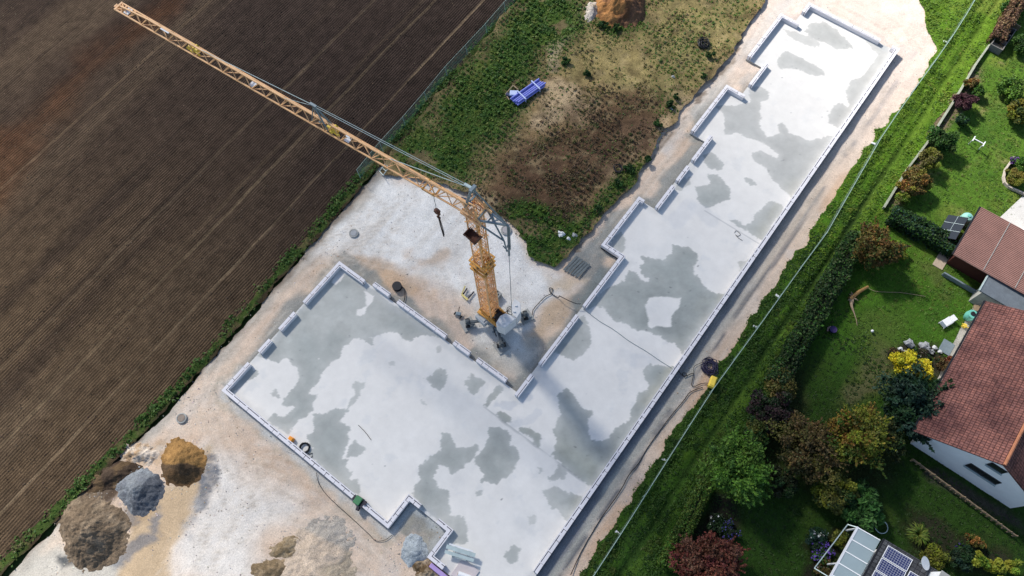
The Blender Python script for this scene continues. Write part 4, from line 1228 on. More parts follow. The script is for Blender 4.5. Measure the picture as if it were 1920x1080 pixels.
heap('sand_heap', W(338, 868), 1.95, 1.4, 1.35, -0.93, 'orange brown sand heap with a dark lower flank, beside the grey heap', 'sand heap',
     lambda x, y, t, gx, gy: Paint(x, y, (0.29, 0.165, 0.062)).mix(sst(.2, .4, .65 * (x + 27.8) - .87 * (y + 9.2) + .25 * fbm(x, y, 1, 3, 4)), (0.105, 0.068, 0.04)).mix(0.7 * sst(0.3, 0.7, gx + 0.3 * fbm(x, y, 1, 3, 7)), (0.17, 0.098, 0.045)).gain(0.6, 0.25, 5).c, 5, 1.3, 0.14, 80)  # darker brown mixed in towards the lower flank
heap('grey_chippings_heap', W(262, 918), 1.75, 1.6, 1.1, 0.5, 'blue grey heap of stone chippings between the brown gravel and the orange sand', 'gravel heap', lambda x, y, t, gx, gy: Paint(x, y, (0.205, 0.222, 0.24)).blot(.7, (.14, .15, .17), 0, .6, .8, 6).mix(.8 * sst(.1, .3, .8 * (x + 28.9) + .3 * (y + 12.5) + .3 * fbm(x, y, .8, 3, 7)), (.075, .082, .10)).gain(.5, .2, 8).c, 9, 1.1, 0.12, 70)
heap('soil_heap', W(1165, 14), 2.9, 2.6, 2.2, 0.2, 'rust orange heap of dug soil at the far edge of the meadow', 'soil heap',
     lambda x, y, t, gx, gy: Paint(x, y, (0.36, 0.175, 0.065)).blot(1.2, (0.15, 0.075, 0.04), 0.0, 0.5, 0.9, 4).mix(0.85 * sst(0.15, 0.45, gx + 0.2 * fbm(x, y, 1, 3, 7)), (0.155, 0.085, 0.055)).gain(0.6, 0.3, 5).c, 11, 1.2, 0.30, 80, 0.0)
heap('pale_soil_heap', W(1110, 22), 0.9, 1.7, 0.8, 0.5, 'pale spoil heaped against the rust orange soil heap', 'soil heap', flatcol((0.52, 0.46, 0.40), 0.2, 0.7, 8, (0.40, 0.33, 0.25)), 13, 1.2, 0.18, 50, 0.0)
heap('spread_gravel_heap', W(598, 1060), 2.9, 2.6, 0.6, 0.4, 'wide flattened heap of beige gravel at the bottom edge, dug into from above', 'gravel heap',
     lambda x, y, t, gx, gy: Paint(x, y, (0.54, 0.435, 0.335)).mix(0.7 * sst(0.2, 0.5, gx - 0.5 * gy + 0.2 * fbm(x, y, 1, 3, 7)) , (0.37, 0.31, 0.225)).mix(0.6 * sst(0.62, 0.8, gy + 0.2 * gx), (0.33, 0.33, 0.31)).gain(0.7, 0.16, 5).c, 17, 1.6, 0.12, 70, flat=0.45)
heap('small_sand_heap', W(537, 1026), 0.68, 1.15, 0.28, -0.5, 'small brown sand heap with dark rim beside the flattened gravel', 'sand heap', flatcol((0.33, 0.255, 0.165), 0.25, 0.4, 8, (0.24, 0.175, 0.10)), 19, 1.3, 0.09, 40)
heap('dark_sand_heap', W(505, 1068), 0.75, 1.3, 0.25, -0.8, 'narrow dark sand heap trailing off the bottom edge', 'sand heap', flatcol((0.30, 0.22, 0.135), 0.25, 0.4, 8, (0.20, 0.145, 0.085)), 23, 1.3, 0.09, 40)
heap('bluish_sand_heap', W(776, 1035), 0.95, 0.85, 0.55, 0.2, 'small bluish grey heap against the wall angle near the trestles', 'sand heap', flatcol((0.40, 0.44, 0.46), 0.15, 0.4, 8, (0.30, 0.34, 0.37)), 29, 1.2, 0.06, 40)
heap('pale_rubble_heap', W(262, 850), 1.5, 0.8, 0.5, 0.35, 'pale rubble bank above the grey chippings heap', 'rubble heap', flatcol((0.55, 0.47, 0.39), 0.2, 0.6, 12, (0.42, 0.29, 0.18)), 31, 1.2, 0.22, 50)
heap('dark_soil_heap', W(213, 893), 1.0, 2.0, 0.55, -0.55, 'dark soil bank between the weedy strip and the grey heap', 'soil heap', flatcol((0.06, 0.042, 0.03), 0.3, 0.6, 12, (0.12, 0.08, 0.045)), 37, 1.2, 0.2, 50)
heap('dug_sand_heap', W(803, 1072), 1.3, 0.7, 0.6, 0.3, 'brown undercut sand bank below the wall angle at the bottom edge', 'sand heap', flatcol((0.42, 0.33, 0.23), 0.25, 0.6, 12, (0.13, 0.085, 0.045)), 41, 1.2, 0.2, 50)

# stones in the rubble
def stone(name, p, r, col, label, cat='stone', grp=None, seed=0, squash=.6):
    rr = random.Random(seed)
    V, F = [], []
    n, mth = 9, 6
    for i in range(mth + 1):
        th = math.pi * i / mth
        for k in range(n):
            a = 2 * math.pi * k / n
            q = r * (1 + .22 * math.sin(3 * a + seed + th * 2) + .14 * rr.uniform(-1, 1))
            V.append((p[0] + q * math.sin(th) * math.cos(a), p[1] + q * math.sin(th) * math.sin(a) * .8, p[2] + r * .3 + q * math.cos(th) * squash))
    for i in range(mth):
        for k in range(n):
            j = (k + 1) % n
            F.append((i * n + k, (i + 1) * n + k, (i + 1) * n + j, i * n + j))
    mb = MB().add(V, F)
    o = mb.build(name, col, org=p, smooth=False)
    return tag(o, label, cat, grp)
rs = random.Random(12)
for i, (px_, py_, r) in enumerate([(1052, 440, .35), (1078, 442, .28), (1066, 448, .2), (1262, 145, .2), (1258, 205, .22), (1108, 60, .2)]):
    stone('loose_rock', (*W(px_, py_), .0), r, M_stone if i % 2 else M_conc, 'pale rock lying loose at the edge of the weedy ground', 'rock', 'loose rocks at the edge of the weeds', i + 3)

# ------------------------------------------------------------------ things lying about on the site
def coil(name, c, r, loops, label, cat, matr, thick=.03, tail=None, seed=0, grp=None, spread=.25):
    rr = random.Random(seed)
    t = thing(name, c, label, cat, grp)
    mb = MB()
    pts = []
    for i in range(loops * 14):
        a = i / 14 * 2 * math.pi
        q = r * (1 - spread * rr.random() * .6 - spread * .4 * math.sin(i * .13))
        pts.append((c[0] + q * math.cos(a), c[1] + q * math.sin(a) * (1 + .05 * math.sin(i * .3)), c[2] + thick + .16 * (i % 40) / 40 + .02 * rr.random()))
    mb.tube(pts, thick, 5)
    mb.build('hose', matr, t)
    if tail:
        MB().tube([(x, y, c[2] + z) for x, y, z in tail], thick * .8, 5).build('loose_end', matr, t)
    return t
def wob(pts, z=0.02, n=8, amp=.03, seed=0):
    """smooth ground line through px points"""
    P = [W(*p) for p in pts]
    rr = random.Random(seed)
    out = []
    m_ = len(P)
    for i in range(m_ - 1):
        p0, p1, p2, p3 = P[max(0, i - 1)], P[i], P[i + 1], P[min(m_ - 1, i + 2)]
        for k in range(n):
            t = k / n
            q = [0.5 * (2 * p1[j] + (p2[j] - p0[j]) * t + (2 * p0[j] - 5 * p1[j] + 4 * p2[j] - p3[j]) * t * t + (3 * p1[j] - p0[j] - 3 * p2[j] + p3[j]) * t ** 3) for j in (0, 1)]
            out.append((q[0] + rr.uniform(-amp, amp) * .3, q[1] + rr.uniform(-amp, amp) * .3, z))
    out.append((*P[-1], z))
    return out
def cable(pts, r, label, matr=M_black, z=0.03, seed=0, grp=None, name='cable', zf=None):
    q = wob(pts, z, 8, .03, seed)
    if zf:
        q = [(x, y, zf(x, y)) for x, y, _ in q]
    mb = MB().tube(q, r, 5)
    return tag(mb.build(name, matr, org=q[0]), label, 'cable', grp)
def zsite(x, y):
    if -11.7 < x < -9.1 and 11 < y < 36 or -.45 < x < .05:
        return .54
    if sdf(SLAB, np.array([x]), np.array([y]))[0] < 0:
        return .03
    return -.06
GZ = -0.08
c = (*W(745, 538), GZ)
t = thing('cable_reel', c, 'black cable reel with a loose end on the gravel beside the short wall piece', 'cable reel')
MB().lathe((c[0], c[1], c[2]), [(.42, 0), (.42, .05), (.2, .06), (.2, .3), (.42, .31), (.42, .36)], 20).build('drum', M_black, t)
MB().tube([(c[0] + .33 * math.cos(k * .45), c[1] + .33 * math.sin(k * .45), c[2] + .09 + .004 * k) for k in range(48)], .035, 5).build('wound_cable', M_black, t)
MB().tube([(x, y, z + .15 * math.exp(-i * .4)) for i, (x, y, z) in enumerate(wob([(750, 535), (758, 542), (759, 556), (755, 571)], -.04))], .04, 5).build('loose_end', M_black, t)
c = (*W(572, 840), .01)
coil('cable_coil', c, .40, 7, 'round coil of black cable on the slab beside the small orange box', 'cable coil', M_black, .035, [(c[0] + .3, c[1] - .3, .05), (c[0] + .75, c[1] - .45, .03), (c[0] + .95, c[1] - .15, .03), (c[0] + .75, c[1] + .05, .03), (c[0] + .6, c[1] - .2, .03), (c[0] + .3, c[1] - .1, .06)], 3, spread=.22)
c = (*W(547, 825), 0.0)
t = thing('plastic_box', c, 'small orange plastic box on the slab against the long low wall', 'box')
MB().box((c[0], c[1], .19), (.42, .42, .36), .15, bev=.03).build('body', M_orangebox, t)
MB().box((c[0], c[1], .395), (.30, .30, .04), .15, bev=.01).build('lid', M_orangebox, t)
c = (*W(1331, 687), GZ)
coil('pipe_coil', c, .62, 11, 'large coil of dark violet pipe on the sand outside the longest wall', 'pipe coil', mat('dark_violet_pipe', (.03, .026, .055), .5, .3, .3), .045, [(c[0] + .55, c[1] + .2, .2), (c[0] + .85, c[1] - .1, .12), (c[0] + .75, c[1] - .5, .06), (c[0] + .3, c[1] - .75, .05), (c[0] - .45, c[1] - .5, .05)], 5, spread=.75)
c = (*W(1334, 719), GZ)
t = thing('distribution_box', c, 'yellow box standing at the grass edge beside the right fence', 'power box')
MB().box((c[0], c[1], c[2] + .45), (.52, .95, .5), .25, bev=.06).build('cabinet', M_yellow, t)
MB().box((c[0], c[1], c[2] + .72), (.36, .7, .05), .25, bev=.02).build('lid', M_yellow, t)
for sx in (-.18, .18):
    for sy in (-.35, .35):
        MB().box((c[0] + sx, c[1] + sy, c[2] + .1), (.06, .06, .24), .25).build('leg', M_black, t)
cable([(1271, 693), (1278, 702), (1285, 705), (1287, 700), (1280, 699), (1283, 706), (1290, 703), (1300, 700), (1298, 715), (1297, 722), (1303, 724), (1315, 719), (1328, 718)], .03, 'black cable looping from the longest wall to the yellow box', seed=3, zf=lambda x, y: -.04)
cable([(1318, 726), (1305, 730), (1292, 737), (1283, 750), (1262, 775), (1237, 808), (1213, 842), (1198, 868), (1180, 890), (1160, 925), (1125, 975), (1090, 1035), (1070, 1078)], .035, 'long dark cable running down the sand strip along the right side', seed=4, zf=lambda x, y: -.05)
cable([(1320, 678), (1304, 685), (1301, 692), (1301, 702)], .02, 'thin cable from the violet pipe coil', seed=5, zf=lambda x, y: -.05)
cable([(998, 590), (1000, 580), (1010, 568), (1022, 556), (1033, 550), (1036, 541), (1030, 540), (1033, 549), (1045, 557), (1060, 565), (1078, 573), (1088, 574)], .035, 'dark cable with one loop from the crane to the stepped wall', seed=6, zf=zsite)
cable([(1094, 580), (1105, 588), (1125, 603), (1150, 618), (1180, 640), (1210, 658), (1235, 675), (1262, 692)], .022, 'dark cable lying straight across the slab to the longest wall', M_steel, seed=7, zf=lambda x, y: .03 if x < -.5 else .54)
cable([(1377, 437), (1380, 433), (1385, 436), (1388, 440), (1383, 443), (1379, 440), (1384, 446), (1392, 451)], .018, 'small twist of wire on the pale part of the slab', seed=8, name='wire')
cable([(672, 797), (680, 805), (688, 814), (696, 825)], .022, 'short thin stick of wire on the wide part of the slab', seed=9, name='wire')
cable([(593, 886), (597, 905), (610, 925), (630, 945), (660, 972), (690, 1000), (705, 1014), (722, 1012), (735, 1003)], .022, 'thin cable trailing over the sand below the long low wall', seed=10, zf=lambda x, y: -.05)
c = (*W(1158, 318), .12)
coil('hose_coil', c, .42, 3, 'loose ring of black hose in the dry weeds beside the slab arm', 'hose coil', M_black, .035, [(c[0] + .3, c[1] - .35, 0), (c[0] + .9, c[1] - .7, 0), (c[0] + 1.5, c[1] - .75, -.1)], 7, spread=.35)
c = (*W(1318, 84), .12)
coil('hose_coil', c, .55, 7, 'tangled black hose heap in the weeds at the far wall angle', 'hose coil', M_black, .05, None, 8, spread=.9)
# green crate straddling the wall
c = (-14.3, -2.75, -0.1)
t = thing('plastic_crate', c, 'green crate with dark sides set in the gap of the long low wall', 'crate')
MB().box((-14.3, -2.78, .5), (.55, .62, .3), .1, bev=.03).build('lid', M_green, t)
MB().box((-14.3, -2.78, .14), (.6, .66, .42), .1).build('box', M_dark, t)
for k, (dx, dy) in enumerate(((-.42, 0), (.45, -.1), (.36, -.45), (.55, .2))):
    MB().box((-14.3 + dx, -2.8 + dy, .2 + .05 * k), (.2, .3, .5), .2 * k).build('side_part', M_dark, t)
# trestles with planks
a_ = math.atan2(.75, 2.0)
c = (-5.55, -0.95, 0.0)
t = thing('work_trestle', c, 'pale metal trestle bench with planks standing on the slab near the lower wall angle', 'trestle')
ca, sa = math.cos(a_), math.sin(a_)
def tr(u, v, z):
    return (c[0] + u * ca - v * sa, c[1] + u * sa + v * ca, z)
for v in (-.28, .1):
    MB().bar(tr(-1.15, v, .62), tr(1.15, v, .62), .24 if v < 0 else .3, .04).build('plank', M_lsteel, t)
for u in (-.55, .55):
    for v in (-.5, .35):
        MB().bar(tr(u, v, .0), tr(u, v * .5, .6), .06).build('leg', M_lsteel, t)
    MB().bar(tr(u, -.45, .12), tr(u, .3, .12), .05).build('cross_bar', M_lsteel, t)
MB().bar(tr(-.55, -.46, .12), tr(.55, -.46, .12), .05).build('rail', M_lsteel, t)
MB().bar(tr(-1.0, .33, .66), tr(.9, .33, .66), .1, .03).build('plank', M_white, t)
# board and roll at the bottom edge
c = (-4.4, -1.7, 0)
o = MB().box((-4.4, -1.9, .06), (1.6, 1.5, .1), .0, bev=.02).build('insulation_board', M_pinkboard, org=c)
tag(o, 'pale pinkish board lying flat on the slab at the bottom edge', 'board')
t = thing('film_roll', (-4.3, -2.1, .11), 'white roll lying on the pale pinkish board', 'roll')
MB().tube([(-4.75, -2.25, .33), (-3.8, -1.95, .33)], .22, 14).build('film', M_white, t)
MB().tube([(-4.8, -2.266, .33), (-3.75, -1.934, .33)], .07, 10).build('core', M_wood, t)
o = MB().box((-5.9, -3.02, .12), (1.9, .34, .5), 0, bev=.03).build('wrapped_stack', M_violet, org=(-5.9, -3.0, 0))
tag(o, 'violet wrapped stack along the wall at the bottom edge', 'wrapped stack')
# yellow lifting fork
c = (*W(888, 549), GZ)
t = thing('pallet_fork', c, 'pale yellow crane pallet fork lying on gravel left of the mast', 'pallet fork')
f = lambda x, y: W(x, y)
for a, b in (((868, 553), (876, 541)), ((877, 561), (889, 547))):
    MB().bar((*f(*a), .08), (*f(*b), .04), .12, .06).build('tine', M_dark, t)
MB().bar((*f(866, 553), .1), (*f(877, 563), .1), .16, .16).build('back_frame', M_yelpale, t)
MB().bar((*f(866, 553), .12), (*f(873, 540), .5), .10).build('upright', M_yelpale, t)
# small machines by the crane
c = (*W(860, 590), GZ)
t = thing('small_pump', c, 'small grey pump with black wheels on the sand left of the crane base', 'pump')
MB().box((c[0], c[1], .2), (.45, .3, .26), .5, bev=.04).build('motor', M_steel, t)
for s in (-1, 1):
    MB().tube([(c[0] + s * .28, c[1] - .1, .08), (c[0] + s * .34, c[1] - .1, .08)], .16, 12).build('wheel', M_black, t)
MB().bar((c[0] - .1, c[1] + .15, .3), (c[0] - .25, c[1] + .5, .5), .05).build('handle', M_black, t)
c = (*W(931, 558), GZ)
t = thing('tool_chest', c, 'grey tool chest with a dark lid standing on gravel right of the mast', 'tool box')
MB().box((c[0], c[1], .2), (.5, .95, .5), -.1, bev=.03).build('chest', M_concg, t)
MB().box((c[0] - .26, c[1], .4), (.22, .9, .22), -.1, bev=.03).build('lid', M_black, t)
MB().box((c[0] + .05, c[1] + .1, .47), (.06, .3, .05), -.1).build('handle', M_black, t)
# purple pipes strapped together
c = (*W(990, 176), .1)
p0, p1 = W(968, 191), W(1012, 160)
d = Vector((p1[0] - p0[0], p1[1] - p0[1], 0)).normalized()
q = Vector((-d.y, d.x, 0))
t = thing('pipe_bundle', (c[0], c[1], .15), 'bundle of violet blue pipes with two pale bands on the weedy ground', 'pipe bundle')
rp = random.Random(5)
for k, (v, z) in enumerate([(-.52, .12), (-.33, .14), (-.14, .12), (.06, .13), (.25, .12), (.44, .12), (-.42, .30), (-.23, .31), (-.04, .30), (.35, .30)]):
    a = Vector((c[0], c[1], .22 + z)) + q * v
    e = rp.uniform(-.14, .14)
    MB().tube([a - d * (1.75 + e), a + d * (1.75 - e)], .088, 10).build('pipe', M_blue, t)
for s in (-.85, .95):
    a = Vector((c[0], c[1], .64)) + d * s
    mb = MB()
    mb.bar(a - q * .66, a + q * .60, .12, .04)
    mb.bar(a - q * .66 - Vector((0, 0, .0)), a - q * .66 - Vector((0, 0, .5)), .12, .04, up=(0, 1, 0))
    mb.bar(a + q * .6, a + q * .6 - Vector((0, 0, .5)), .12, .04, up=(0, 1, 0))
    mb.build('band', M_lblue, t)
c = (*W(961, 180), .15)
t = thing('wrapped_fittings', c, 'small blue wrapped fittings on a broken wooden frame beside the violet pipes', 'fittings')
MB().box((c[0] + .1, c[1] + .05, .42), (.75, .6, .3), .6, bev=.06).build('wrapping', M_lblue, t)
MB().box((c[0] - .2, c[1] - .3, .34), (.6, .35, .25), .2, bev=.05).build('bag', mat('dark_blue_bag', (.03, .04, .09), .5, .3, .2), t)
for a, b in (((948, 176), (962, 160)), ((962, 160), (972, 168)), ((948, 176), (955, 188))):
    MB().bar((*W(*a, .3), .3), (*W(*b, .35), .35), .09, .06).build('slat', M_wood, t)
# flat sheets beside the stepped wall
M_sheet = mat('dull_sheet', (.13, .15, .155), .8, .25, .3, .2, .06)
c = (*W(1082, 500), GZ)
t = thing('sheet_stack', c, 'low stack of grey metal sheets lying beside the stepped wall', 'metal sheets')
for k in range(6):
    a = -.28 * k
    MB().bar((c[0] - .75 + .26 * k, c[1] - .95 + .03 * k, -.02 + .035 * (k % 3)), (c[0] - .55 + .26 * k, c[1] + .85, -.02 + .035 * (k % 3)), .2, .02).build('sheet', M_sheet, t)
# manhole rings
for (px_, py_, lab, top) in ((663, 437, 'grey concrete manhole ring sunk in the white gravel near the field', (.34, .35, .36)), (340, 784, 'manhole ring with a brown cover beside the sandy path', (.26, .21, .17)), (949, 431, 'pale round manhole cover on the gravel below the crane struts', (.42, .39, .38))):
    c = (*W(px_, py_), -.12)
    t = thing('manhole', c, lab, 'manhole', 'manhole rings on the gravel')
    R = .33 if px_ < 900 else .38
    MB().lathe(c, [(R + .1, -.1), (R + .1, .14), (R, .16), (R, .10), (R - .01, .10)], 24).build('ring', M_concg, t)
    MB().lathe((c[0], c[1], c[2] + .09), [(R - .03, 0), (R - .03, .05), (R - .1, .065), (.05, .065)], 24).build('cover', mat('cover_tone', top, .85, .2, .2), t)
c = (*W(1286, 1), 0)

# ------------------------------------------------------------------ fences
M_netg = netmat('green_netting', (0.12, 0.34, 0.25), 0.24)
M_net = netmat('wire_mesh', (0.35, 0.47, 0.42), 0.16)
def fence(name, pts, label, h, step, netm, postm, rail=None, lean=0.0, feet=None, grp=None, drape=0.0):
    c = (*pts[0], 0)
    t = thing(name, c, label, 'fence', grp)
    P = []
    for (ax, ay), (bx, by) in zip(pts[:-1], pts[1:]):
        L = math.hypot(bx - ax, by - ay)
        k = max(1, round(L / step))
        P += [(ax + (bx - ax) * i / k, ay + (by - ay) * i / k) for i in range(k)]
    P.append(pts[-1])
    rr = random.Random(len(P))
    tops = []
    for i, (x, y) in enumerate(P):
        tp = Vector((x + lean * (1 + .5 * rr.uniform(-1, 1)), y, h + rr.uniform(-.06, .06)))
        tops.append(tp)
        MB().tube([(x, y, -.2), tp], .03, 6).build('post', postm, t)
        if feet and rr.random() < .35:
            MB().box((x - .12, y, -.0), (.42, .2, .12), rr.uniform(-.2, .2), bev=.02).build('foot_block', feet, t)
    mb = MB()
    for i in range(len(P) - 1):
        n_ = 5
        for k in range(n_):
            u0, u1 = k / n_, (k + 1) / n_
            a0 = Vector((*P[i], -.02)).lerp(Vector((*P[i + 1], -.02)), u0)
            a1 = Vector((*P[i], -.02)).lerp(Vector((*P[i + 1], -.02)), u1)
            s0, s1 = -drape * math.sin(math.pi * u0), -drape * math.sin(math.pi * u1)
            b0 = tops[i].lerp(tops[i + 1], u0) + Vector((0, 0, s0))
            b1 = tops[i].lerp(tops[i + 1], u1) + Vector((0, 0, s1))
            mb.quad(a0, a1, b1, b0)
    mb.build('mesh_panel', netm, t)
    if rail:
        mb = MB()
        mb.tube([p + Vector((0, 0, .01)) for p in tops], rail, 5)
        mb.build('top_rail', postm, t)
    return t
M_rail = mat('pale_green_rail', (0.30, 0.42, 0.37), .5, .15, .5)
fence('wire_fence', [(3.25, -8), (3.35, 4), (3.05, 21), (3.7, 39), (3.05, 50.6), (3.35, 65.5), (3.2, 74), (3.3, 88)], 'long pale wire fence on the verge between the sand strip and the gardens', 1.15, 3.4, M_net, M_rail, .028, .06, M_conc)
fence('netting_fence', [(-33.5, 19.2), (-34.2, 33), (-34.4, 46), (-34.3, 60)], 'green netting fence between the ploughed field and the weedy ground', 1.35, 3.2, M_netg, M_rail, .014, -.15, drape=.12)
t = thing('barrier', (*W(716, 318), 0), 'small tilted pale barrier at the corner of field, weeds and gravel', 'barrier')
for a, b in (((712, 322), (722, 308)), ((719, 329), (729, 314)), ((712, 322), (719, 329)), ((722, 308), (729, 314)), ((716, 315), (724, 321))):
    MB().bar((*W(*a), .1), (*W(*b, .5), .5), .05).build('bar', M_lsteel, t)
# low garden boundary wall
MB_ = MB()
pts = [W(1655, 392), W(1700, 318), W(1738, 268), W(1790, 186), W(1828, 122), W(1852, 88)]
for a, b in zip(pts[:-1], pts[1:]):
    MB_.bar((*a, .1), (*b, .1), .16, .5)
o = MB_.build('kerb_wall', mat('mossy_concrete', (.30, .32, .25), .9, .3, .4, .2, .07, .01, .06), org=(*pts[0], 0))
tag(o, 'low mossy concrete edging wall along the sunny garden bushes', 'edging wall')

# ------------------------------------------------------------------ houses
def tilemat(name, c0, c1, c2, sx, sy, rot, patch=3.0):
    """roof tiles: brick pattern in the plane of the roof, with weathering"""
    m, t, b, N, L = nodemat(name)
    tc = N.new('ShaderNodeTexCoord')
    mp = N.new('ShaderNodeMapping')
    mp.inputs['Rotation'].default_value = (0, 0, rot)
    L.new(tc.outputs['Object'], mp.inputs['Vector'])
    br = N.new('ShaderNodeTexBrick')
    br.offset = 0.0
    br.inputs['Scale'].default_value = 1.0
    br.inputs['Brick Width'].default_value = sx
    br.inputs['Row Height'].default_value = sy
    br.inputs['Mortar Size'].default_value = 0.022
    br.inputs['Mortar Smooth'].default_value = 0.4
    br.inputs['Color1'].default_value = (*c0, 1)
    br.inputs['Color2'].default_value = (*c1, 1)
    br.inputs['Mortar'].default_value = (c0[0] * .36, c0[1] * .34, c0[2] * .38, 1)
    L.new(mp.outputs[0], br.inputs['Vector'])
    n = N.new('ShaderNodeTexNoise')
    n.inputs['Scale'].default_value = 1 / patch
    n.inputs['Detail'].default_value = 6
    n.inputs['Roughness'].default_value = 0.7
    L.new(tc.outputs['Object'], n.inputs['Vector'])
    mr = N.new('ShaderNodeMapRange')
    mr.inputs['From Min'].default_value = 0.42
    mr.inputs['From Max'].default_value = 0.66
    L.new(n.outputs[0], mr.inputs['Value'])
    mx = N.new('ShaderNodeMix')
    mx.data_type = 'RGBA'
    L.new(mr.outputs[0], mx.inputs['Factor'])
    L.new(br.outputs['Color'], mx.inputs['A'])
    m2 = N.new('ShaderNodeMix')
    m2.data_type = 'RGBA'
    m2.blend_type = 'MULTIPLY'
    m2.inputs['Factor'].default_value = 1
    m2.inputs['B'].default_value = (*c2, 1)
    L.new(br.outputs['Color'], m2.inputs['A'])
    L.new(m2.outputs['Result'], mx.inputs['B'])
    n3 = N.new('ShaderNodeTexNoise')
    n3.inputs['Scale'].default_value = 5.5
    n3.inputs['Detail'].default_value = 4
    n3.inputs['Roughness'].default_value = .75
    L.new(tc.outputs['Object'], n3.inputs['Vector'])
    mr3 = N.new('ShaderNodeMapRange')
    mr3.inputs['From Min'].default_value = .3
    mr3.inputs['From Max'].default_value = .7
    mr3.inputs['To Min'].default_value = .5
    mr3.inputs['To Max'].default_value = 1.4
    L.new(n3.outputs[0], mr3.inputs['Value'])
    m3 = N.new('ShaderNodeMix')
    m3.data_type = 'RGBA'
    m3.blend_type = 'MULTIPLY'
    m3.inputs['Factor'].default_value = 1
    L.new(mx.outputs['Result'], m3.inputs['A'])
    L.new(mr3.outputs[0], m3.inputs['B'])
    L.new(m3.outputs['Result'], b.inputs['Base Color'])
    b.inputs['Roughness'].default_value = .85
    b.inputs['Specular IOR Level'].default_value = .2
    bp = N.new('ShaderNodeBump')
    bp.inputs['Distance'].default_value = .03
    L.new(br.outputs['Fac'], bp.inputs['Height'])
    bp.invert = True
    L.new(bp.outputs[0], b.inputs['Normal'])
    return m
# big house with the red tiled roof: ridge along Y
HX0, HX1, HXR, HY0, HY1, HE, HR = 16.95, 27.3, 22.1, 26.75, 40.0, 2.75, 6.1
house = thing('house', (22, 33, -.1), 'white house with a weathered red tiled roof and gable facing the lower garden', 'house')
WY = 27.0
mb = MB()
x0, x1 = 18.0, 26.3
slope = (HR - HE) / (HXR - HX0)
zw = lambda x: HE + slope * (min(x - HX0, HX1 - x)) - .12
prof = [(x0, -.3), (x1, -.3), (x1, zw(x1)), (HXR, zw(HXR)), (x0, zw(x0))]
n = len(prof)
V = [(x, WY, z) for x, z in prof] + [(x, HY1 - .3, z) for x, z in prof]
mb.add(V, [tuple(range(n)), tuple(range(2 * n - 1, n - 1, -1))] + [(i, i + n, (i + 1) % n + n, (i + 1) % n) for i in range(n)])
mb.build('wall', M_render, house)
M_tile = tilemat('red_roof_tiles', (.235, .100, .080), (.175, .080, .070), (.42, .40, .46), .25, .21, 0.0, 2.6)
for nm, xa, xb in (('roof', HX0, HXR), ('roof', HX1, HXR)):
    mb = MB()
    mb.slabq([(xa, HY0, HE), (xb, HY0, HR), (xb, HY1, HR), (xa, HY1, HE)] if xa < xb else [(xa, HY1, HE), (xb, HY1, HR), (xb, HY0, HR), (xa, HY0, HE)], .14)
    rf = mb.build(nm, M_tile, house)
mb = MB()
for i in range(40):
    y = HY0 + .03 + (HY1 - HY0 - .06) * i / 40
    mb.tube([(HXR, y, HR + .02), (HXR, y + .33, HR + .045)], .12, 8)
mb.build('ridge_tiles', mat('ridge_tile', (.36, .15, .08), .85, .25, .3), house)
MB().bar((HX0 - .07, HY0, HE - .06), (HX0 - .07, HY1, HE - .06), .13, .1).build('gutter', M_black, house)
def window(px_, z, w_, h_, y, panes, parent):
    fr = MB().box((px_, y - .015, z), (w_, .08, h_), 0).build('window', M_black, parent)
    for k in range(panes):
        MB().box((px_ + w_ * ((k + .5) / panes - .5), y - .06, z), (w_ / panes - .14, .03, h_ - .14), 0).build('pane', M_glass, fr)
    MB().box((px_, y - .09, z - h_ / 2 - .03), (w_ + .12, .18, .05), 0).build('sill', M_lsteel, fr)
window(22.35, 4.65, 1.15, .75, WY, 1, house)
window(22.55, 2.55, 2.4, .85, WY, 2, house)
# pergola-like trellis and climbers under the gable
t = thing('trellis', (22, 25.9, 0), 'row of short pale wooden posts and rails along the gable of the red roofed house', 'trellis')
for i in range(21):
    x = 18.6 + .43 * i
    MB().bar((x, 25.75 - .03 * i, -.1), (x + .05, 25.75 - .03 * i, .55 + .1 * math.sin(i * 2)), .08).build('post', M_wood, t)
for z in (.3, .5):
    MB().bar((18.5, 25.77, z), (27.3, 25.15, z), .06, .05).build('rail', M_wood, t)
# concrete terrace strip beside the house
TER = PX([(1752, 722), (1766, 690), (1783, 652), (1800, 618), (1822, 580), (1846, 540)]) + [(18.02, 41.0), (18.02, 28.0), (17.2, 28.3)]
def p_ter(x, y):
    p = Paint(x, y, (.36, .345, .31))
    p.blot(1.5, (.26, .25, .23), .1, .7, .8, 3)
    p.mix(.8 * sst(31.8, 30.6, y + .5 * fbm(x, y, .8, 3, 4)), (.50, .53, .55))
    p.gain(.5, .15, 5)
    return p.c
sheet('terrace', TER, -.005, .2, M_site, p_ter, .06, .8, 12)
# dark mat, barrel, toys, pots on the terrace
o = MB().box((16.85, 36.1, .02), (.95, 1.2, .04), .0, bev=.01).build('door_mat', M_steel, org=(16.85, 36.1, 0))
tag(o, 'dark grey mat on the terrace beside the white wall', 'mat')
c = (17.1, 39.55, 0)
t = thing('rain_barrel', c, 'turquoise rain barrel with a black lid on the terrace of the red roofed house', 'rain barrel')
MB().lathe(c, [(.30, 0), (.40, .35), (.42, .55), (.38, .95)], 20).build('barrel', M_teal, t)
MB().lathe((c[0], c[1], .95), [(.2, 0), (.2, .06), (.12, .08)], 16).build('lid', M_black, t)
c = (17.2, 38.65, 0)
t = thing('watering_can', c, 'small yellow watering can beside the turquoise rain barrel', 'watering can')
MB().lathe(c, [(.17, 0), (.18, .28), (.13, .34)], 14).build('can', M_yellow, t)
MB().tube([(c[0] + .15, c[1], .1), (c[0] + .4, c[1] - .05, .38)], .035, 6).build('spout', M_yellow, t)
MB().tube([(c[0] - .15, c[1], .15), (c[0] - .28, c[1], .3), (c[0], c[1], .42)], .025, 6).build('handle', M_yellow, t)
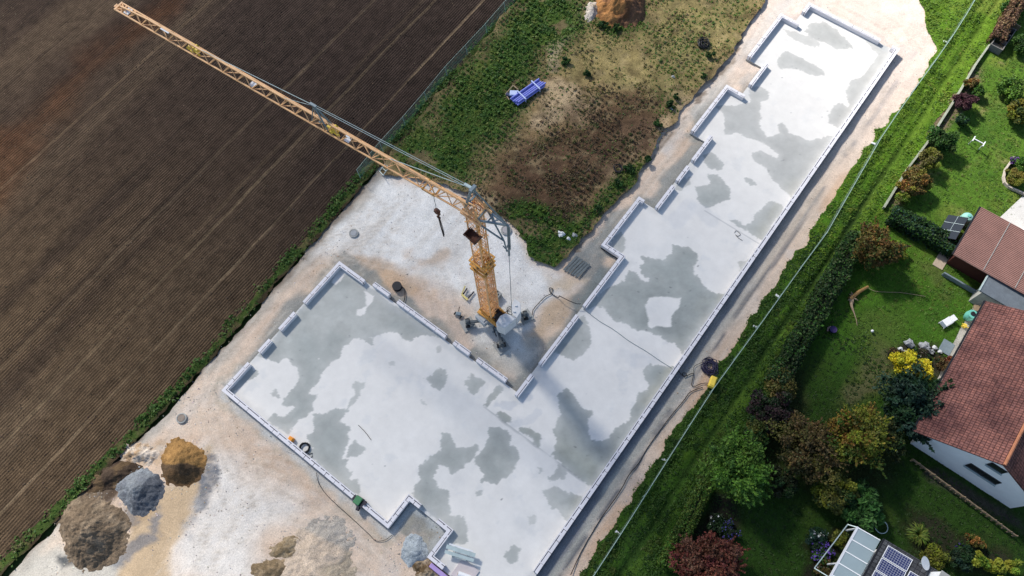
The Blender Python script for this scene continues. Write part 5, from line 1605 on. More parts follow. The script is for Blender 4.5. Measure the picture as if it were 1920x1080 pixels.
c = (17.3, 40.6, 0)
t = thing('wooden_chair', c, 'pale wooden garden chair in the shady corner by the flat roof', 'chair')
MB().box((c[0], c[1], .42), (.5, .5, .05), .5).build('seat', M_wood, t)
MB().box((c[0] + .2, c[1] + .12, .68), (.06, .5, .5), .5).build('backrest', M_wood, t)
for sx in (-.2, .2):
    for sy in (-.2, .2):
        MB().box((c[0] + sx, c[1] + sy, .2), (.05, .05, .4), .5).build('leg', M_wood, t)
# garage with ribbed brown metal roof
gar = thing('garage', (18, 45, -.1), 'garage with a ribbed brown metal roof and dark red wall', 'garage')
ZG = 2.8
gx0, gx1, gy0, gy1 = 13.05, 26, 42.3, 47.85
MB().box(((gx0 + .5 + gx1) / 2, (gy0 + .95 + gy1 - .2) / 2, 1.25), (gx1 - gx0 - .5, gy1 - gy0 - 1.15, 2.9), 0).build('wall', mat('dark_red_wall', (.075, .022, .016), .85, .25, .5), gar)
mb = MB()
nr = 34
for i in range(nr):
    y = gy0 + (gy1 - gy0) * i / nr
    w_ = (gy1 - gy0) / nr
    mb.add([(gx0, y, ZG), (gx1, y, ZG + .25), (gx1, y + w_ * .3, ZG + .25), (gx0, y + w_ * .3, ZG)], [(0, 1, 2, 3)])
    mb.add([(gx0, y + w_ * .3, ZG), (gx1, y + w_ * .3, ZG + .25), (gx1, y + w_ * .45, ZG + .31), (gx0, y + w_ * .45, ZG + .06)], [(0, 1, 2, 3)])
    mb.add([(gx0, y + w_ * .45, ZG + .06), (gx1, y + w_ * .45, ZG + .31), (gx1, y + w_ * .85, ZG + .31), (gx0, y + w_ * .85, ZG + .06)], [(0, 1, 2, 3)])
    mb.add([(gx0, y + w_ * .85, ZG + .06), (gx1, y + w_ * .85, ZG + .31), (gx1, y + w_, ZG + .25), (gx0, y + w_, ZG)], [(0, 1, 2, 3)])
mb.slabq([(gx0, gy0, ZG - .01), (gx1, gy0, ZG + .24), (gx1, gy1, ZG + .24), (gx0, gy1, ZG - .01)], .09)
M_roofb = mat('brown_roof_sheet', (.30, .165, .135), .6, .16, 1.6, .10, .15)
mb.build('roof', M_roofb, gar)
for x in (15.6, 18.3, 20.8):
    MB().bar((x, gy0 + .05, ZG + .075 + .25 * (x - gx0) / 13), (x, gy1 - .05, ZG + .075 + .25 * (x - gx0) / 13), .04, .03).build('seam', M_concg, gar)
MB().bar((gx0 - .06, gy0, ZG - .04), (gx0 - .06, gy1, ZG - .04), .12, .1).build('gutter', M_black, gar)
MB().box((15.3, 42.0, .2), (3.2, .14, .5), 0).build('plinth', M_steel, gar)
# flat roofed link building
fl = thing('annex', (19, 41.5, -.1), 'low annex with a flat grey felt roof between garage and red roofed house', 'annex')
MB().box((21.3, 41.6, 1.15), (9.4, 1.1, 2.7), 0).build('wall', M_concg, fl)
MB().box((21.1, 41.55, 2.55), (9.8, 1.75, .14), 0).build('roof', mat('grey_felt', (.125, .145, .165), .9, .2, .6, .15, .06), fl)
MB().box((16.17, 41.55, 2.6), (.09, 1.8, .18), 0).build('verge_trim', M_lsteel, fl)
# tilted solar panel and barrel left of the garage
t = thing('solar_panel', (12.6, 46, 0), 'black tilted solar panel on a stand beside the garage', 'solar panel')
A_ = [(11.55, 44.6, .7), (12.85, 44.5, 1.75), (12.85, 47.1, 1.75), (11.55, 47.2, .7)]
MB().slabq(A_, .06).build('panel', M_glass, t)
for k in range(1, 3):
    a, b = Vector(A_[0]).lerp(Vector(A_[3]), k / 3), Vector(A_[1]).lerp(Vector(A_[2]), k / 3)
    MB().bar(a + Vector((0, 0, .012)), b + Vector((0, 0, .012)), .03, .02).build('frame_bar', M_lsteel, t)
a, b = Vector(A_[0]).lerp(Vector(A_[1]), .5), Vector(A_[3]).lerp(Vector(A_[2]), .5)
MB().bar(a + Vector((0, 0, .016)), b + Vector((0, 0, .016)), .03, .02).build('frame_bar', M_lsteel, t)
for x, y, z in ((11.7, 44.8, .75), (11.7, 47, .75), (12.7, 44.8, 1.6), (12.7, 47, 1.6)):
    MB().bar((x, y, -.1), (x, y, z), .06).build('leg', M_lsteel, t)
c = (12.95, 47.75, 0)
t = thing('rain_tank', c, 'pale teal rain tank with a rounded top beside the black solar panel', 'rain tank')
MB().lathe(c, [(.47, 0), (.5, .5), (.47, .95), (.38, 1.12), (.2, 1.2), (.1, 1.22)], 22).build('tank', mat('pale_teal', (.27, .52, .46), .5, .12, .4), t)
MB().lathe((c[0], c[1], 1.2), [(.14, 0), (.14, .07), (.05, .08)], 12).build('lid', M_teal, t)
o = MB().box((13.1, 43.5, -.01), (.9, 2.2, .06), 0).build('paving', mat('beige_paving', (.42, .34, .26), .9, .15, .4), org=(13.1, 43.5, 0))
o['kind'] = 'structure'
# concrete path top right
o = MB().add([(14.9, 47.8, -.0), (18.5, 47.8, -.0), (18.4, 53.8, -.0), (16.2, 53.4, -.0)], [(0, 1, 2, 3)]).build('path', mat('pale_path', (.55, .53, .50), .9, .1, 1.0, .1, .07), org=(16, 50, 0))
o['kind'] = 'structure'
t = thing('sun_room', (18.3, 48.8, 0), 'white sun room corner with a dark window beside the pale path', 'sun room')
MB().box((18.6, 49.2, 1.0), (2.2, 2.4, 2.2), 0, bev=.05).build('wall', M_white, t)
MB().slabq([(17.75, 48.3, 2.16), (19.5, 48.3, 2.16), (19.5, 50.0, 2.16), (17.75, 50.0, 2.16)], .03).build('window', M_glass, t)
# raised bed with curved edging at the right border
bd = [W(1900, 296), W(1884, 318), W(1880, 334), W(1882, 344), W(1890, 352), W(1908, 360), W(1925, 368)]
mb = MB()
for a, b in zip(bd[:-1], bd[1:]):
    mb.bar((*a, .1), (*b, .1), .14, .3)
o = mb.build('bed_edging', mat('beige_edging', (.48, .42, .36), .9, .15, .3), org=(*bd[0], 0))
tag(o, 'curved pale stone edging of the flower bed at the right border', 'bed edging')
# lower house with solar roof
h2 = thing('house', (22, 14, -.1), 'house with solar panels, white chimney and dish on its dark tiled roof', 'house')
R0, R1, R2, R3 = (18.45, 18.0, 3.7), (24.6, 18.0, 5.3), (24.6, 8, 5.3), (18.45, 8, 3.7)
M_tiled = tilemat('dark_roof_tiles', (.085, .088, .095), (.06, .062, .068), (.6, .6, .62), .30, .30, 0.0, 1.2)
MB().slabq([R3, R2, R1, R0], .16).build('roof', M_tiled, h2)
MB().slabq([(24.6, 8, 5.3), (30.8, 8, 3.7), (30.8, 18, 3.7), (24.6, 18, 5.3)], .16).build('roof', M_tiled, h2)
pr = [(19.0, -.3), (30.2, -.3), (30.2, 3.55), (24.6, 5.1), (19.0, 3.65)]
n = 5
V = [(x, 17.7, z) for x, z in pr] + [(x, 8.2, z) for x, z in pr]
MB().add(V, [tuple(range(n))[::-1], tuple(range(n, 2 * n))] + [((i + 1) % n, (i + 1) % n + n, i + n, i) for i in range(n)]).build('wall', M_render, h2)
def rz_(x):
    return 3.7 + (x - 18.45) * (1.6 / 6.15)
def pvmat():
    m, t_, b, N, L = nodemat('solar_cells')
    tc = N.new('ShaderNodeTexCoord')
    br = N.new('ShaderNodeTexBrick')
    br.offset = 0
    br.inputs['Brick Width'].default_value = .157
    br.inputs['Row Height'].default_value = .157
    br.inputs['Mortar Size'].default_value = .010
    br.inputs['Color1'].default_value = (.012, .018, .085, 1)
    br.inputs['Color2'].default_value = (.018, .026, .11, 1)
    br.inputs['Mortar'].default_value = (.35, .37, .42, 1)
    br.inputs['Scale'].default_value = 1
    L.new(tc.outputs['Object'], br.inputs['Vector'])
    L.new(br.outputs['Color'], b.inputs['Base Color'])
    b.inputs['Roughness'].default_value = .35
    b.inputs['Specular IOR Level'].default_value = .3
    return m
M_pv = pvmat()
for col, (xa, n0) in enumerate(((18.75, 0), (20.55, 1), (22.3, 2))):
    for k in range(8):
        y1 = 17.72 - 1.02 * k - (1.02 * .75 * n0)
        if y1 < 9.5:
            break
        xb = xa + 1.66
        P = [(xa, y1 - .97, rz_(xa) + .09), (xb, y1 - .97, rz_(xb) + .09), (xb, y1, rz_(xb) + .09), (xa, y1, rz_(xa) + .09)]
        f_ = MB().slabq(P, .05).build('solar_panel', M_white, h2)
        e = .045
        P = [(xa + e, y1 - .97 + e, rz_(xa + e) + .096), (xb - e, y1 - .97 + e, rz_(xb - e) + .096), (xb - e, y1 - e, rz_(xb - e) + .096), (xa + e, y1 - e, rz_(xa + e) + .096)]
        MB().slabq(P, .012).build('cell_field', M_pv, f_)
ch = MB().box((22.2, 17.3, 5.0), (1.15, .75, 2.1), .0, bev=.03).build('chimney', M_white, h2)
MB().box((22.2, 17.3, 6.08), (1.22, .82, .08), 0).build('cap', M_concg, ch)
MB().lathe((22.0, 17.3, 6.12), [(.15, 0), (.15, .18), (.11, .18)], 12).build('flue', M_black, ch)
dsh = MB()
dsh.lathe((0, 0, 0), [(.46, .12), (.40, .06), (.25, .015), (.03, 0)], 24)
R_ = Matrix.Rotation(.5, 3, 'Y') @ Matrix.Rotation(-.3, 3, 'X')
dsh.v = [tuple(Vector((20.85, 17.75, 5.0)) + R_ @ Vector(v)) for v in dsh.v]
dd = dsh.build('satellite_dish', M_white, h2)
MB().tube([(20.9, 17.8, 4.3), (20.85, 17.75, 5.0)], .04, 6).build('mast', M_lsteel, dd)
MB().bar((18.4, 8, 3.62), (18.4, 18, 3.62), .14, .1).build('gutter', M_black, h2)
# glazed veranda
vr = thing('veranda', (17.6, 14, -.1), 'glazed veranda with white glazing bars beside the solar roof house', 'veranda')
za, zb = 2.75, 3.3
xa, xb = 16.85, 18.33
M_vg = mat('milky_glass', (.235, .305, .33), .35, .08, 1.0, spec=.4)
for k in range(9):
    y1 = 17.85 - 1.0 * k
    MB().slabq([(xa, y1 - .97, za), (xb, y1 - .97, zb), (xb, y1 - .03, zb), (xa, y1 - .03, za)], .03).build('roof_pane', M_vg, vr)
    MB().bar((xa, y1, za + .02), (xb, y1, zb + .02), .07, .07).build('glazing_bar', M_white, vr)
MB().bar((xa - .05, 8.8, za - .02), (xa - .05, 17.9, za - .02), .14, .14).build('eaves_beam', M_white, vr)
for y in (17.8, 14.8, 11.8):
    MB().bar((xa - .02, y, -.1), (xa - .02, y, za), .1).build('post', M_white, vr)
t = thing('awning_rail', (16.1, 14, 0), 'thin pale frame rail standing out left of the glazed veranda', 'rail')
zr = 2.3
for a, b in (((16.25, 17.75, zr), (15.75, 13.6, zr)), ((16.25, 17.75, zr), (16.75, 17.85, 2.7)), ((15.75, 13.6, zr), (16.7, 13.6, 2.7))):
    MB().bar(a, b, .06).build('rail_bar', M_lsteel, t)

# ------------------------------------------------------------------ vegetation
NR = np.random.default_rng(7)
def leaves(C, size, col, up=0.35, stretch=1.7, rng=NR):
    """one small folded-free quad per point, random facing with a bias upwards"""
    n = len(C)
    N_ = rng.normal(size=(n, 3))
    N_ /= np.linalg.norm(N_, axis=1)[:, None]
    N_[:, 2] = np.abs(N_[:, 2]) + up
    N_ /= np.linalg.norm(N_, axis=1)[:, None]
    A = rng.normal(size=(n, 3))
    A -= (A * N_).sum(1)[:, None] * N_
    A /= np.linalg.norm(A, axis=1)[:, None] + 1e-9
    B = np.cross(N_, A)
    s = (np.broadcast_to(size, (n,)) * rng.uniform(.6, 1.35, n))[:, None]
    A, B = A * s * .5 * stretch, B * s * .5
    V = np.stack([C - A, C - A * .15 + B, C + A, C - A * .15 - B], 1).reshape(-1, 3)
    F = np.arange(4 * n).reshape(n, 4)
    return V, F, np.repeat(col, 4, axis=0)

def pal(cols, n, rng, jit=.22):
    c = np.array(cols)[rng.integers(0, len(cols), n)]
    return c * (1 + rng.normal(0, jit, (n, 1))) * (1 + rng.normal(0, .06, (n, 3)))

def plant(name, c, r, h, cols, label, cat, seed=1, nleaf=2600, lsize=.17, trunk=None, group=None, part='foliage', clumps=26, shell=.55, spiky=0.0, rxy=(1, 1), blossom=None, up=.35, stretch=1.7, gap=.30, z0=-.06, rot=0.0):
    rng = np.random.default_rng(seed)
    nleaf, lsize = int(nleaf * 1.9), lsize * .70
    if r > 1.4:
        clumps, gap = int(clumps * 1.7), gap * .74
    t = thing(name, (c[0], c[1], z0), label, cat, group)
    base = trunk if trunk is not None else h * .12
    # clumps spread over an ellipsoid shell, uneven sizes
    d = rng.normal(size=(clumps, 3))
    d /= np.linalg.norm(d, axis=1)[:, None]
    d[:, 2] = d[:, 2] * .9 + .15
    rad = rng.uniform(shell, 1.0, clumps) * rng.choice([1, 1, .85, 1.12, 1.3], clumps)
    hz = (h - base) / 2
    cr, sr = math.cos(rot), math.sin(rot)
    ex, ey = d[:, 0] * r * rxy[0] * rad * .80, d[:, 1] * r * rxy[1] * rad * .80
    K = np.stack([c[0] + ex * cr - ey * sr, c[1] + ex * sr + ey * cr, z0 + base + hz + d[:, 2] * hz * rad * .78], 1)
    kr = r * gap * rng.uniform(.65, 1.35, clumps)
    kc = pal(cols, clumps, rng, .25)
    k = rng.integers(0, clumps, nleaf)
    o = rng.normal(size=(nleaf, 3))
    o /= np.linalg.norm(o, axis=1)[:, None]
    o *= (kr[k] * rng.uniform(.25, 1.0, nleaf) ** .5)[:, None]
    if spiky:
        e = rng.uniform(0, 1, nleaf) ** 2
        o *= (1 + spiky * e * (np.sin(k * 7.0) * .5 + .7))[:, None]
    if r > 1.9:
        # part of the leaves sit along twigs that reach out of the crown
        nt = nleaf // 3
        tw = rng.normal(size=(clumps * 3, 3))
        tw[:, 2] = np.abs(tw[:, 2]) * .7 + .1
        tw /= np.linalg.norm(tw, axis=1)[:, None]
        ti = rng.integers(0, clumps * 3, nt)
        lt = rng.uniform(.2, 1.0, nt)
        ln = (r * .33 * (.6 + .8 * vnoise(np.arange(clumps * 3) * 1.7, np.zeros(clumps * 3), seed)))[ti]
        out = (K[ti % clumps] - np.array([c[0], c[1], z0 + base + hz * .6])) / r
        dd = tw[ti] * .6 + out * .8
        o[:nt] = dd * (lt * ln)[:, None] + rng.normal(0, .045, (nt, 3)) * (1.3 - lt)[:, None]
        k[:nt] = ti % clumps
    P = K[k] + o
    P[:, 2] = np.maximum(P[:, 2], z0 + .04)
    cc = kc[k] * .6 + pal(cols, nleaf, rng, .3) * .4
    V, F, cl = leaves(P, lsize, np.clip(cc, .003, 1), up, stretch, rng)
    npmesh(part, V, F, M_leaf, t, cols=cl)
    mb = MB()
    top = Vector((c[0], c[1], z0 + base + hz * .9))
    tr = max(.04, r * .075)
    mb.tube([(c[0], c[1], z0 - .2), (c[0] + .05 * r, c[1], z0 + base * .6 + .1), top], [tr, tr * .8, tr * .4], 7)
    for i in range(0, clumps, 2):
        q = Vector(K[i])
        s = Vector((c[0], c[1], z0 + base * .8 + .1 + (i % 5) * .08 * hz))
        mb.tube([s, s.lerp(q, .55) + Vector((0, 0, .06 * r)), q], [tr * .45, tr * .3, tr * .12], 5)
    mb.build('trunk' if trunk else 'stem', M_bark, t)
    if blossom:
        bc, nb, bs = blossom
        k = rng.integers(0, clumps, nb)
        o = rng.normal(size=(nb, 3))
        o /= np.linalg.norm(o, axis=1)[:, None]
        o[:, 2] = np.abs(o[:, 2])
        P = K[k] + o * kr[k][:, None] * 1.02
        V, F, cl = leaves(P, bs, pal([bc], nb, rng, .12), 1.5, 1.1, rng)
        npmesh('blossom', V, F, M_leaf, t, cols=np.clip(cl, .003, 1))
    return t
DG, MG, LG = (.016, .048, .012), (.042, .112, .016), (.095, .19, .018)
YG, OL, YE = (.20, .23, .022), (.115, .115, .024), (.78, .62, .03)
OR, BR, PU, RD = (.33, .135, .035), (.15, .095, .035), (.06, .02, .03), (.14, .034, .028)
BLG = (.018, .048, .034)
B = lambda px_, py_, z=0.: W(px_, py_, z)
# sunny garden, along the edging wall
plant('shrub', B(1804, 195, .6), .95, 1.7, [PU, (.07, .03, .035), (.035, .014, .02)], 'dark purple leaved round shrub on the sunny bed by the edging wall', 'shrub', 11, 2600, .15)
plant('shrub', B(1820, 158, .5), .72, 1.2, [OL, OR, BR, MG], 'small orange and olive shrub just beyond the purple one', 'shrub', 12, 1500, .13)
plant('shrub', B(1832, 172, .5), .62, 1.1, [MG, DG, LG], 'small fresh green shrub touching the purple one', 'shrub', 13, 1300, .13)
plant('shrub', B(1803, 229, .4), .66, 1.1, [BLG, DG, MG], 'small bluish green shrub on the lower side of the purple one', 'shrub', 14, 1500, .13)
plant('shrub', B(1763, 266, .8), 1.3, 2.0, [DG, MG, MG, (.05, .09, .02)], 'broad dark green shrub between the purple and the variegated bushes', 'shrub', 15, 3600, .16, spiky=.2)
plant('shrub', B(1738, 302, .7), 1.05, 1.9, [OL, (.17, .15, .05), YG, (.12, .11, .04)], 'round pale olive variegated bush casting a round shadow on the lawn', 'shrub', 16, 3000, .14)
plant('shrub', B(1712, 345, .7), 1.5, 1.9, [(.17, .12, .035), OL, OR, YG, BR], 'orange tipped yellowish bush at the lower end of the edging wall', 'shrub', 17, 4200, .16, spiky=.5)
plant('shrub', B(1693, 372, .4), .7, 1.1, [YG, LG, OL], 'low yellow green bush below the orange tipped one', 'shrub', 18, 1400, .13)
plant('shrub', B(1893, 172, .6), 1.35, 1.7, [LG, MG, (.07, .12, .02)], 'bright green spreading shrub near the right border of the sunny lawn', 'shrub', 19, 3600, .15)
plant('shrub', B(1908, 213, .6), 1.45, 1.8, [YG, OL, (.20, .17, .02), DG], 'yellow speckled shrub below the bright green one at the right border', 'shrub', 20, 3600, .15)
plant('shrub', B(1901, 333, .4), .85, 1.1, [(.26, .20, .045), YG, OL], 'yellowish cushion shrub inside the curved stone edging', 'shrub', 21, 1800, .12)
plant('shrub', B(1905, 303, .3), .55, .7, [DG, MG], 'small shrub with violet blossoms inside the curved stone edging', 'shrub', 22, 700, .12, blossom=((.16, .06, .28), 260, .12))
plant('shrub', B(1918, 315, .6), .9, 1.4, [MG, LG, DG], 'green shrub behind the yellowish cushion shrub at the right border', 'shrub', 23, 1800, .14)
plant('shrub', B(1918, 88, .6), 1.1, 1.6, [DG, MG, (.06, .11, .02)], 'dark green round shrub near the compost boxes', 'shrub', 24, 2400, .15)
plant('shrub', B(1888, 18, .3), .8, 1.0, [DG, MG], 'dark shrub behind the brown hedge at the top right corner', 'shrub', 25, 1500, .15)

def hedge(name, p0, p1, wd, h, cols, label, seed=1, nl=6000, ls=.13, taper=0.0, stem=M_bark):
    rng = np.random.default_rng(seed)
    a, b = Vector(p0), Vector(p1)
    c = (a + b) / 2
    t = thing(name, (c.x, c.y, -.06), label, 'hedge')
    d = (b - a)
    L = d.length
    d.normalize()
    q = Vector((-d.y, d.x))
    n = nl
    u = rng.uniform(0, L, n)
    # points on the rounded box surface of the hedge with bumps
    side = rng.uniform(-1, 1, n)
    hh = h * (1 + .10 * fbm(u, side * 2, 1.6, 3, seed)) * (1 - taper * np.abs(u / L - .5) * 2)
    th = side * math.pi / 2
    rx = np.sign(np.sin(th)) * np.abs(np.sin(th)) ** .55
    rz = np.abs(np.cos(th)) ** .55
    dep = rng.uniform(.72, 1.06, n)
    ww = wd / 2 * (1 + .14 * fbm(u, side, 1.2, 3, seed + 1))
    v = rx * ww * dep
    z = -.06 + np.where(np.abs(side) > .62, rng.uniform(.05, 1, n) * hh * .92, rz * hh * dep)
    P = np.stack([a.x + d.x * u + q.x * v, a.y + d.y * u + q.y * v, z], 1)
    cl = pal(cols, n, rng, .28) * (1 + .35 * fbm(P[:, 0], P[:, 1], .9, 3, seed + 2))[:, None]
    V, F, cc = leaves(P, ls, np.clip(cl, .003, 1), .45, 1.5, rng)
    npmesh('foliage', V, F, M_leaf, t, cols=cc)
    mb = MB()
    k = max(2, int(L / .8))
    for i in range(k):
        x = a + d * (L * (i + .5) / k)
        mb.tube([(x.x, x.y, -.2), (x.x + .05, x.y, h * .5), (x.x - .08, x.y + .05, h * .8)], [.05, .04, .02], 5)
    # dense twiggy core
    mb.bar((a.x + d.x * .25, a.y + d.y * .25, h * .40), (b.x - d.x * .25, b.y - d.y * .25, h * .40), wd * .62, h * .72)
    mb.build('branches', mat('hedge_twigs', (.018, .022, .010), .9, .3, .2) if 'hedge_twigs' not in bpy.data.materials else bpy.data.materials['hedge_twigs'], t)
    return t
hedge('hedge', B(1668, 402, .5), B(1788, 468, .5), 1.6, 1.5, [BLG, MG, DG, (.035, .08, .02)], 'clipped dark green hedge crossing from the verge to the garage', 31, 9000, .13, .1)
hedge('hedge', B(1866, 78, .6), B(1925, -28, .6), 1.35, 1.5, [(.13, .07, .045), (.16, .095, .05), (.09, .045, .03), (.20, .13, .06)], 'russet brown beech hedge at the top right corner', 32, 7000, .13)
hedge('hedge', B(1605, 448, .5), B(1452, 722, .5), 1.7, 1.6, [DG, MG, (.05, .075, .02), (.03, .06, .016), DG], 'long loose hedge along the verge beside the big lawn', 33, 17000, .15)
hedge('hedge', B(1325, 905, .5), B(1246, 1062, .5), 1.25, 1.3, [(.075, .125, .018), MG, (.10, .15, .022)], 'short clipped light green hedge at the bottom of the verge', 34, 8000, .11)
# big lawn
plant('tree', B(1640, 474, 1.5), 2.15, 3.4, [OR, (.15, .09, .03), OL, (.17, .10, .03), DG, MG], 'orange brown autumn tree at the end of the long loose hedge', 'tree', 41, 6500, .17, trunk=.7, spiky=.35, clumps=38)
plant('shrub', B(1682, 470, .4), .9, 1.1, [YG, LG, (.2, .15, .03)], 'yellow green low shrub beside the orange brown tree', 'shrub', 42, 1500, .13)
plant('shrub', B(1706, 688, .9), 1.8, 2.3, [YE, (.85, .70, .04), (.62, .52, .03), (.36, .38, .03)], 'bright yellow bush in front of the dark conifer', 'shrub', 43, 5200, .15, rxy=(1, .66), shell=.72, clumps=44, gap=.26, rot=.3)
plant('tree', B(1712, 764, 1.4), 2.75, 3.3, [BLG, (.014, .036, .025), (.026, .06, .035), DG], 'large dark bluish green conifer spreading beside the red roofed house', 'tree', 44, 12000, .20, trunk=.5, spiky=.35, clumps=60, stretch=2.4)
plant('tree', B(1380, 884, 1.7), 2.7, 4.2, [(.10, .22, .025), (.15, .28, .035), (.08, .17, .022), (.06, .15, .025)], 'light green feathery tree beside the verge', 'tree', 45, 8500, .17, trunk=.9, spiky=.55, clumps=44, stretch=2.2)
plant('tree', B(1506, 846, 1.6), 2.5, 3.9, [BR, OL, (.09, .062, .025), (.045, .05, .016)], 'brownish olive tree in the dark middle of the lower garden', 'tree', 46, 7000, .17, trunk=.9, spiky=.5, clumps=44)
plant('tree', B(1598, 822, 1.8), 2.45, 4.6, [(.18, .20, .022), OL, YG, (.26, .13, .03), MG], 'yellow green tree with a few orange leaves beside the dark conifer', 'tree', 47, 7500, .17, trunk=1.0, spiky=.4, clumps=44)
plant('tree', B(1646, 830, 1.2), 1.7, 3.0, [DG, (.035, .05, .016), OL], 'dim green tree behind the yellow green one near the gable', 'tree', 48, 3800, .17, trunk=.8, spiky=.4)
plant('shrub', B(1556, 922, 1.0), 1.75, 2.6, [OL, (.11, .115, .02), DG, YG], 'olive and yellow leaved bush above the glazed veranda', 'shrub', 49, 4600, .18, spiky=.35)
plant('shrub', B(1612, 948, .9), 1.6, 2.4, [(.05, .14, .028), (.07, .17, .04), DG], 'fresh green drooping bush above the glazed veranda', 'shrub', 50, 4200, .20, spiky=.5, stretch=3.0)
plant('tree', B(1330, 1062, 1.3), 2.55, 3.0, [RD, (.18, .055, .035), (.10, .024, .024), (.15, .08, .045)], 'red leaved maple at the bottom edge', 'tree', 51, 8500, .17, trunk=.6, clumps=48)
plant('shrub', B(1442, 772, .8), 1.9, 2.3, [(.030, .018, .022), (.045, .022, .025), DG], 'blackish purple shrub at the lower end of the long loose hedge', 'shrub', 52, 4400, .17, spiky=.3)
plant('shrub', B(1462, 722, .6), 1.5, 1.7, [OL, (.13, .12, .03), DG, (.16, .10, .03)], 'straggly olive and ochre shrub beside the blackish purple one', 'shrub', 53, 2600, .16, spiky=.6)
plant('shrub', B(1415, 815, .6), 1.3, 1.8, [DG, MG, OL], 'dark green shrub between the blackish shrub and the feathery tree', 'shrub', 54, 2600, .17, spiky=.3)
plant('shrub', B(1460, 905, .5), 1.2, 1.6, [DG, (.025, .03, .014)], 'dark shrub in the shade between the feathery and the brownish trees', 'shrub', 55, 2200, .17)
def tuft(name, c, r, n, cols, label, cat, seed, wid=.05, h=.7, part='blades'):
    rng = np.random.default_rng(seed)
    t = thing(name, (c[0], c[1], -.06), label, cat)
    a = rng.uniform(0, 2 * np.pi, n)
    rr_ = r * rng.uniform(.45, 1.0, n)
    hh = h * rng.uniform(.7, 1.1, n)
    d = np.stack([np.cos(a), np.sin(a)], 1)
    s = np.stack([-np.sin(a), np.cos(a)], 1) * wid / 2
    c2 = np.array(c[:2])
    seg = []
    for u, z in ((.05, 0.0), (.45, .85), (.8, .95), (1.0, .6)):
        p = c2 + d * (rr_ * u)[:, None]
        w_ = s * (1.0 if u < .9 else .15)
        seg.append((np.concatenate([p - w_, (-.06 + hh * z)[:, None]], 1), np.concatenate([p + w_, (-.06 + hh * z)[:, None]], 1)))
    V = np.stack([x for ab in seg for x in ab], 1).reshape(-1, 3)
    base = np.arange(n)[:, None] * 8
    F = np.concatenate([base + np.array([[0, 1, 3, 2]]), base + np.array([[2, 3, 5, 4]]), base + np.array([[4, 5, 7, 6]])])
    npmesh(part, V, F, M_leaf, t, cols=np.repeat(np.clip(pal(cols, n, rng), .003, 1), 8, axis=0))
    MB().lathe((c[0], c[1], -.1), [(.16, 0), (.12, .14), (.05, .2)], 9).build('root_clump', M_bark, t)
    return t
tuft('grass_clump', B(1718, 1002), 1.0, 240, [(.14, .19, .025), (.19, .23, .04), (.08, .13, .02)], 'yellow green fountain grass on the lower lawn by the solar roof house', 'ornamental grass', 61)
plant('shrub', B(1750, 1043, .3), .95, 1.0, [YG, OL, (.13, .14, .02)], 'yellowish low shrub behind the satellite dish', 'shrub', 62, 1800, .14, spiky=.3)
plant('shrub', B(1800, 1046, .4), 1.0, 1.2, [DG, BLG, (.022, .04, .016)], 'dark green shrub behind the white chimney', 'shrub', 63, 2200, .15)
for i, (px_, py_, r, lab) in enumerate(((1832, 1052, .62, 'upright yellow green plant nearest the chimney at the bottom right'), (1865, 1068, .75, 'broad yellow green plant in the middle of three at the bottom right'), (1893, 1062, .55, 'slim yellow green plant at the bottom right corner'))):
    plant('perennial', B(px_, py_, .7), r, 1.7, [(.20, .24, .025), (.28, .28, .03), LG], lab, 'plant', 64 + i, 1200, .17, spiky=.4, clumps=14)
plant('perennial', B(1828, 1016, .4), .7, .9, [OR, OL, (.16, .11, .04), MG], 'orange tinged perennial in the bed along the lower lawn', 'plant', 68, 900, .13)
plant('perennial', B(1800, 1030, .3), .5, .6, [DG, MG], 'perennial with small violet flowers in the bed along the lower lawn', 'plant', 69, 500, .13, blossom=((.10, .06, .26), 60, .12))
# flower beds in the shade
plant('perennial', B(1365, 996, .3), .75, .8, [DG, (.02, .03, .018)], 'blue flowering plant in the dark bed behind the light green hedge', 'plant', 70, 900, .14, blossom=((.10, .08, .34), 90, .13))
plant('perennial', B(1345, 980, .3), .8, .6, [DG, (.018, .026, .015)], 'dark bed plant with a few white flowers behind the light green hedge', 'plant', 71, 900, .14, blossom=((.6, .6, .6), 14, .12))
plant('perennial', B(1542, 1035, .4), .9, .9, [DG, MG, (.02, .035, .018)], 'violet flowering plant left of the glazed veranda', 'plant', 72, 1300, .15, blossom=((.14, .07, .40), 130, .15))
plant('perennial', B(1530, 1008, .4), .9, .9, [DG, BLG], 'dark plant with white flower heads left of the glazed veranda', 'plant', 73, 1200, .15, blossom=((.62, .64, .66), 22, .15))
plant('perennial', B(1572, 1010, .4), .7, .9, [OL, YG, DG], 'yellowish leaved plant against the pale rail of the veranda', 'plant', 74, 900, .15)
plant('perennial', B(1548, 1066, .4), .9, .8, [DG, OL, BR], 'mixed brown and green plant at the bottom edge left of the veranda', 'plant', 75, 1100, .15, blossom=((.5, .4, .42), 14, .12))
plant('perennial', B(1780, 676, .3), .5, .6, [(.22, .05, .03), RD, OR], 'red leaved plant in a pot on the terrace', 'plant', 76, 700, .11)
